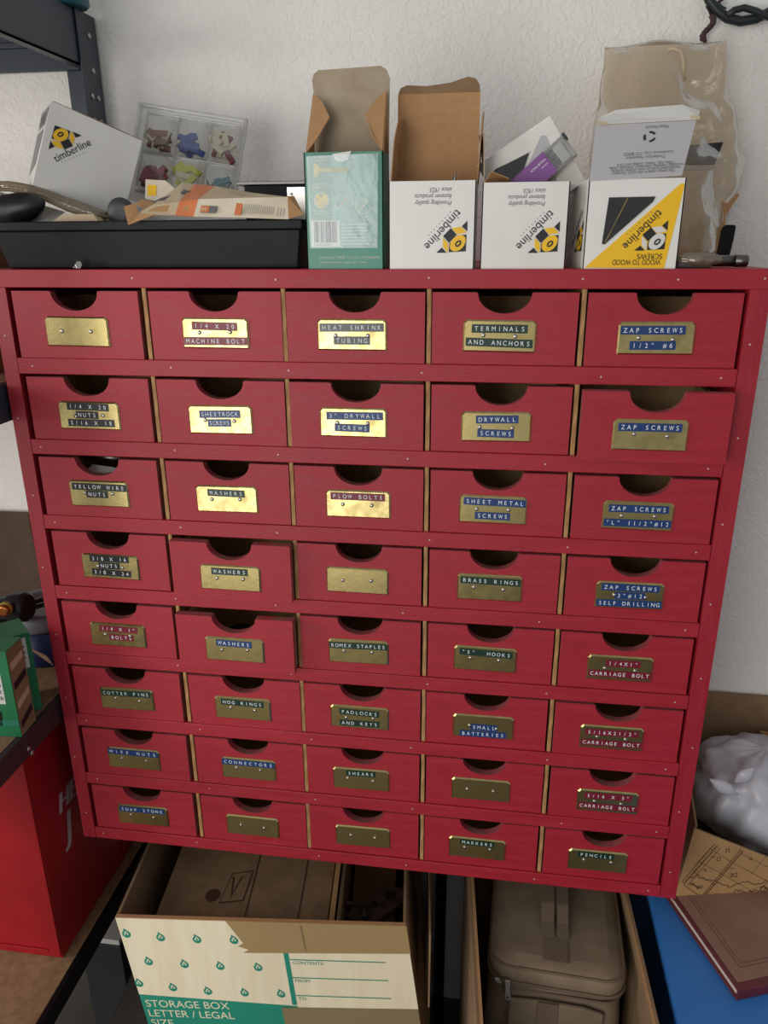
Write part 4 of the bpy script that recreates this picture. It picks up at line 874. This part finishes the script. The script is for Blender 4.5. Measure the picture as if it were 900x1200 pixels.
# corrugated mat and clutter on the floor
m_ = MB().box(.012, .50, -.20, .27, FZ+.0001, BZ+.0005, 'gray_corr'); m_.rect(FRONT(.012, FZ, -.20), .02, .46, .01, .30, 'gray_corr', .0004)
m_.box(.02, .255, -.19, .26, BZ+.0005, BZ+.0037, 'gray_corr').box(.257, .492, -.19, .26, BZ+.0005, BZ+.0037, 'gray_corr')
tag(m_.build('moving_box', None, .001), 'gray corrugated cardboard box on the floor carrying the cream STORAGE BOX', 'box')
q = at(131, 1086, Z=-.42); m_ = MB().box(q.x-.05, q.x+.03, q.y-.03, q.y+.06, FZ+.001, -.432, 'gray_plastic').box(q.x-.048, q.x+.028, q.y-.028, q.y+.058, -.432, -.42, 'label_white')
tag(m_.build('paper_stack', None, .001), 'pale stack on a gray base between the left shelf and the storage box', 'stack')
# dark planks leaning behind
for i, (xa, xb, ya, yb, mm, lb) in enumerate(((.500, .508, .12, .14, 'kraft_dark', 'brown board standing beside the storage box'), (.505, .524, .27, .285, 'black_plastic', 'black board standing behind the storage box corner'))):
    m_ = MB().box(xa, xb, ya, yb, FZ+.0001, -.05, mm); tag(m_.build('board', None, .001), lb, 'board')

# ------------------------------------------------------------------ cardboard box with the camera bag
g = thing('open_carton', 'open brown cardboard box holding the brown padded bag', 'box', (.69, .05, FZ))
zt = -.078; T = .004; A = [V((.588, -.20, 0)), V((.806, -.17, 0)), V((.794, .19, 0)), V((.558, .16, 0))]
def wallp(a, b, z0, z1, nm, mm='kraft_dark'):
    dd = (b-a).normalized(); n = V((-dd.y, dd.x, 0)); f = Fr((a.x, a.y, z0), dd, (0, 0, 1), -n)
    w_ = MB().box(0, (b-a).length, 0, z1-z0, -T, 0, mm, f); w_.rect(Fr(f.p(0, z1-z0, -T), dd, n), 0, (b-a).length, 0, T, 'kraft', .0003); return w_.build(nm, g)
wallp(A[0], A[1], FZ, -.20, 'front_wall'); wallp(A[1], A[2], FZ, zt, 'side_wall'); wallp(A[2], A[3], FZ, zt-.02, 'back_wall'); wallp(A[3], A[0], FZ, zt, 'side_wall')
MB().sheet([A[0]+V((.004, .004, FZ+.0005)), A[1]+V((-.004, .004, FZ+.0005)), A[2]+V((-.004, -.004, FZ+.0005)), A[3]+V((.004, -.004, FZ+.0005))], .002, 'kraft_dark').build('bottom', g)
# padded bag
B = thing('camera_bag', 'dusty brown padded bag with a zip and top handle in a cardboard box', 'bag', (.69, .05, FZ+.003))
fr = Fr((.598, -.048, FZ+.003), (.995, -.045, 0), (0, 0, 1)); bw, bd = .183, .205; bh = -.098-(FZ+.003)
def bagshape(u, v, t):
    """rounded box outline at height fraction t"""
    return u, v
def rr(w, d, r, n=6):
    pts = []
    for cx, cyy, a0 in ((w-r, -r, 0.5*math.pi), (w-r, -d+r, 0), (r, -d+r, -.5*math.pi), (r, -r, math.pi)):
        seq = [a0-i*(math.pi/2)/n for i in range(n+1)]
        pts += [(cx+r*math.cos(a), cyy+r*math.sin(a)) for a in seq]
    return pts
def loft(levels, m, cap=True):
    m_ = MB(); n = None; q = []
    for (z, ins, r, bul) in levels:
        pts = rr(bw-2*ins, bd-2*ins, r); n = len(pts)
        for (u, d_) in pts:
            k = noise.noise(V((u*25, d_*25, z*18+3)))*bul
            q.append(fr.p(u+ins+k, z, d_-ins+k*.8))
    fs = []
    for i in range(len(levels)-1):
        for j in range(n): fs.append((i*n+j, i*n+(j+1) % n, (i+1)*n+(j+1) % n, (i+1)*n+j))
    m_.add(q, fs, m, True); m_.add(q[-n:], [tuple(range(n))], m); m_.add(q[:n], [tuple(reversed(range(n)))], m); return m_
loft([(0, .006, .02, .0), (.01, .002, .025, .003), (.06, -.001, .028, .006), (bh-.3, -.001, .028, .006), (bh-.2, -.001, .028, .006), (bh-.13, -.001, .028, .006), (bh-.09, .0, .028, .006), (bh-.06, .001, .028, .006), (bh-.04, .003, .028, .004), (bh-.032, .005, .026, .001)], 'canvas').build('bag_body', B)
loft([(bh-.030, .001, .028, 0), (bh-.022, -.001, .03, 0), (bh-.012, -.001, .03, 0), (bh-.006, .003, .028, .001), (bh-.002, .012, .024, .002), (bh, .022, .02, .002)], 'canvas').build('lid', B)
for zz, r_, nm, mm in ((bh-.031, .0022, 'zip', 'canvas_trim'), (bh-.0065, .0018, 'piping', 'canvas_trim'), (bh-.044, .0016, 'seam_piping', 'canvas_trim')):
    ins = -.0005 if nm == 'zip' else (.0025 if nm == 'piping' else .002); pts = rr(bw-2*ins, bd-2*ins, .028); MB().tube([fr.p(u+ins, zz, d_-ins) for u, d_ in pts], r_, mm, 6, True).build(nm, B)
hd = MB()
for u0, u1 in ((.070, .088), (.092, .108)):
    pth = [(.05, bh-.001), (.075, bh+.003), (.10, bh+.012), (.14, bh+.014), (.175, bh+.004), (.19, bh-.001)]
    for i in range(5):
        a, b_ = pth[i], pth[i+1]; hd.sheet([fr.p(u0, a[1], -a[0]), fr.p(u1, a[1], -a[0]), fr.p(u1, b_[1], -b_[0]), fr.p(u0, b_[1], -b_[0])], .002, 'canvas_trim')
hd.build('handle', B)
MB().box(.072, .106, bh, bh+.0015, -.055, -.014, 'canvas_trim', fr).build('handle_anchor', B, .0006)
zp = MB(); zf = Fr(fr.p(.027, bh-.028, .005), fr.U, (0.05, 0, -1), fr.N)
zp.box(-.0035, .0035, -.006, .004, 0, .003, 'zip_metal', zf).prism([(-.0025, .003), (.0025, .003), (.0042, .026), (.003, .029), (-.003, .029), (-.0042, .026)], zf, .001, .0022, 'zip_metal').oval(zf, 0, .0245, .0019, .0019, 'ink_black', 0, .0025, 10); zp.build('zip_pull', B, .0004)
zp = MB(); zf = Fr(fr.p(.014, bh-.027, .003), fr.U, (0.5, 0, -1), fr.N); zp.box(-.003, .003, -.004, .004, 0, .003, 'zip_metal', zf); zp.build('zip_slider', B, .0004)
pk_ = MB(); pk_.prism([(.028, .12), (.158, .12), (.156, bh-.058), (.13, bh-.052), (.07, bh-.052), (.03, bh-.056)], fr, .0, .007, 'canvas'); pk_.build('front_pocket', B, .005, 3)
MB().box(.068, .096, .12, bh-.05, .0075, .0095, 'canvas_trim', fr).build('front_strap', B, .001)

# ------------------------------------------------------------------ blue tote, book, map box, bag of rolls
g = thing('storage_tote', 'blue plastic storage tote below the right end of the cabinet', 'tote', (1.02, .03, FZ))
tzt = -.084
MB().box(.845, 1.21, -.33, .30, FZ, tzt-.018, 'blue_tote').build('tote_body', g, .012, 3)
MB().box(.828, 1.23, -.35, .318, tzt-.016, tzt, 'blue_tote').build('lid', g, .006, 3)
bt = -.066; C0 = at(864, 1159, Z=bt); C1 = at(785, 1046, Z=bt); Ubk = (C1-C0).normalized(); Nbk = V((Ubk.y, -Ubk.x, 0)); 
fr = Fr((C0.x, C0.y, tzt+.0005), Nbk, Ubk, (0, 0, 1)); bl_, bw_, bt_ = (C1-C0).length+.01, .20, bt-tzt-.001
g = thing('photo_album', 'dusty maroon hardback album lying on the blue tote', 'book', C0)
MB().box(.004, bw_-.003, .004, bl_-.004, .003, bt_-.003, 'paper', fr).build('page_block', g)
MB().box(0, bw_, 0, bl_, 0, .003, 'maroon', fr).build('back_cover', g, .0008)
cv = MB().box(0, bw_, 0, bl_, bt_-.003, bt_, 'maroon', fr); cv.rect(fr, .006, bw_-.004, .008, bl_-.004, 'book_dust', bt_+.0003)
for a, b_ in ((.022, .0225), (.027, .0274)):
    cv.decal([(a, a+.004), (b_, a+.004), (b_, bl_-.02), (a, bl_-.02)], fr, 'maroon', bt_+.0006); cv.decal([(a, a+.004), (bw_-.02, a+.004), (bw_-.02, a+.0046), (a, a+.0046)], fr, 'maroon', bt_+.0006)
cv.build('front_cover', g, .0008)
MB().box(0, bw_, -.0025, .0005, .0, bt_, 'maroon', fr).build('spine', g, .001)
# map box
g = thing('map_box', 'open cardboard box printed with an old map beside the cabinet', 'box', (1.0, .2, tzt))
bz = bt+.001; a0, a1 = at(800, 1043, Y=.062), at(905, 1070, Y=.092); b0, b1 = at(814, 971, Y=.085), at(905, 1002, Y=.115)
a0 = at(796, 1041, Y=.07)
far = (a1-a0)*2.2
fr = Fr(a0, (a1-a0), (b0-a0)); fr.V = ((b0-a0)-fr.U*(b0-a0).dot(fr.U)).normalized(); fr.N = fr.U.cross(fr.V)
if fr.N.y > 0: fr.N = -fr.N
wmap = (a1-a0).length*2.0; sk = (b0-a0).dot(fr.U); hm = (b0-a0).dot(fr.V); du = (b1-b0).normalized()
p_ = MB(); p_.prism([(0, -.022), (wmap, -.022), (wmap, (b1-a0).dot(fr.V)-.004), ((b1-a0).dot(fr.U), (b1-a0).dot(fr.V)), (sk, hm)], fr, -.004, 0, 'kraft_dark', cap='map_paper')
def ml(u0, v0, u1, v1, w_=.0007, m='map_ink', d_=.0004):
    du_, dv_ = u1-u0, v1-v0; L_ = math.hypot(du_, dv_); nx, ny = -dv_/L_*w_/2, du_/L_*w_/2
    p_.decal([(u0+nx, v0+ny), (u0-nx, v0-ny), (u1-nx, v1-ny), (u1+nx, v1+ny)], fr, m, d_)
def inside(u, v): return .003 < u < wmap-.003 and .003 < v < hm-.006 and v > .003
def mp(x, y):
    X, Y_ = 780+x/5, 840+y/5; d = FW+RT*((X-450)/F_PX)+UP*((600-Y_)/F_PX); q = CAM+d*((fr.O-CAM).dot(fr.N)/d.dot(fr.N))-fr.O
    return q.dot(fr.U), q.dot(fr.V)
def mline(pts, w_=.0007):
    q = [mp(*a) for a in pts]
    for a, b_ in zip(q, q[1:]): ml(a[0], a[1], b_[0], b_[1], w_)
for a, b_ in (((95, 965), (290, 742)), ((110, 975), (305, 752)), ((125, 990), (320, 768)), ((215, 1045), (440, 775)), ((230, 1050), (455, 785)), ((480, 1100), (600, 960)), ((170, 870), (290, 742)), ((105, 985), (215, 1060))): mline([a, b_], .0008)
for k_ in range(22):
    t = k_/22; mline([(100+200*t, 968-222*t), (112+200*t, 980-222*t)], .0009)
for k_ in range(26):
    t = k_/26; mline([(218+228*t, 1046-270*t), (231+228*t, 1052-270*t)], .0011)
for a, b_ in (((190, 845), (320, 915)), ((255, 770), (385, 850)), ((320, 915), (600, 1075)), ((385, 850), (600, 965)), ((440, 800), (600, 880)), ((500, 920), (590, 815)), ((160, 905), (290, 985))): mline([a, b_], .0005)
for (t, x, y, h_) in (('U', 375, 770, .0065), ('D', 322, 820, .0065), ('DE', 420, 915, .0065), ('M', 165, 965, .006), ('AR', 220, 985, .006), ('R', 505, 820, .0055), ('Mar', 290, 815, .003), ('Tri', 400, 880, .003), ('SL', 240, 890, .004), ('A', 310, 1030, .006)):
    u_, v_ = mp(x, y); p_.text(t, fr, u_, v_, h_, 'map_ink', math.radians(200), d=.0005)
k = random.Random(4)
for pl_ in (((140, 950), (180, 930), (230, 950), (290, 965), (340, 985), (380, 1000), (430, 975), (480, 965), (540, 980), (600, 950)), ((150, 975), (200, 1010), (160, 990)), ((360, 1070), (375, 1040), (420, 1015), (470, 1030), (520, 1010), (560, 1030), (600, 1000)), ((490, 1100), (540, 1080), (600, 1090)), ((550, 1010), (575, 990), (600, 1015), (575, 1030), (550, 1010))):
    fine = []
    for a, b_ in zip(pl_, pl_[1:]):
        for m__ in range(5):
            t = m__/5; fine.append((a[0]+(b_[0]-a[0])*t+k.uniform(-5, 5), a[1]+(b_[1]-a[1])*t+k.uniform(-7, 7)))
    mline(fine, .0011)
p_.build('map_panel', g)
Wd = V((a1-a0).normalized()); 
xr = 1.30
MB().sheet([V((a0.x, a0.y+.004, tzt+.001)), V((a0.x+.03, .325, tzt+.001)), V((a0.x+.03, .325, .10)), V((b0.x+.002, b0.y+.006, b0.z+.002)), ], .003, 'kraft_dark', 'kraft_dark').build('side_wall', g)
bk_ = MB().sheet([(a0.x+.03, .326, tzt+.001), (xr, .326, tzt+.001), (xr, .331, .104), (1.05, .332, .110), (.90, .332, .112), (a0.x+.03, .330, .098)], -.004, 'kraft_dark'); bk_.build('back_wall', g)
MB().sheet([at(890, 856, Y=.318), at(930, 862, Y=.318), at(930, 890, Y=.318), at(894, 878, Y=.318)], -.003, 'kraft').build('box_tab', g)
MB().sheet([(a0.x+.005, a0.y+.03, tzt+.0015), (xr, a0.y+.1, tzt+.0015), (xr, .322, tzt+.0015), (a0.x+.03, .322, tzt+.0015)], .003, 'kraft_dark').build('bottom', g)
# bag of rolls
cB = V((1.01, .225, .003))
def wbag(a, t):
    th = math.pi*(t*.96+.02); r = math.sin(th); z_ = -math.cos(th)
    x, y_ = math.cos(a)*r, math.sin(a)*r; n = noise.noise(V((x*2.2+3, y_*2.2, z_*2.2)))*.16+noise.noise(V((x*6, y_*6, z_*3)))*.07+abs(noise.noise(V((a*2.2, z_*1.5, 7))))*.10
    e = 1+n; sq = 1.0
    return (cB.x+.098*e*x, cB.y+.088*e*y_, cB.z+.080*math.copysign(abs(z_)**.75, z_)*(1+n*.5))
g = thing('grocery_bag', 'crinkled white plastic bag of paper rolls inside the map box', 'bag', (cB.x, cB.y, tzt+.005))
MB().blob(wbag, 72, 48, 'bag_white').build('bag_film', g)
kn = MB()
for (px, py, a_, L_) in ((848, 922, -.5, .030), (872, 908, .9, .022)):
    q = at(px, py, Y=.137); f_ = Fr(q, (math.cos(a_), 0, math.sin(a_)), (-math.sin(a_), .1, math.cos(a_)))
    kn.blob(lambda a, t, f_=f_, L_=L_: f_.p((t-.5)*L_*1.6, math.cos(a)*.009*math.sin(math.pi*min(max(t, .04), .96))*(1+.3*math.sin(a*3)), math.sin(a)*.008*math.sin(math.pi*min(max(t, .04), .96))), 14, 10, 'bag_white')
kn.build('bag_knot', g)
# ------------------------------------------------------------------ light
def area(name, loc, target, sx, sy, power, col):
    l = bpy.data.lights.new(name, 'AREA'); l.shape = 'RECTANGLE'; l.size = sx; l.size_y = sy; l.energy = power; l.color = col
    o = bpy.data.objects.new(name, l); COL.objects.link(o); o.location = loc
    o.rotation_euler = (V(target)-V(loc)).to_track_quat('-Z', 'Y').to_euler(); return o
area('garage_door_daylight', (-.42, -2.3, .50), (-.42, 0, .50), 1.15, 1.72, 29, (1.0, .97, .93))
area('added_side_light', (-2.2, -1.35, .95), (.35, .1, .55), 1.0, 1.1, 34, (1.0, .98, .95))  # unseen area light added at the left for side shading and shadows
w = bpy.data.worlds.new('garage_air'); S.world = w; w.use_nodes = True
w.node_tree.nodes['Background'].inputs[0].default_value = (.95, .97, 1.0, 1); w.node_tree.nodes['Background'].inputs[1].default_value = 0.36
S.view_settings.view_transform = 'Standard'; S.view_settings.look = 'None'; S.view_settings.gamma = 1; S.view_settings.exposure = 0.0
S.view_settings.use_curve_mapping = False
bpy.data.objects.remove(_fo)
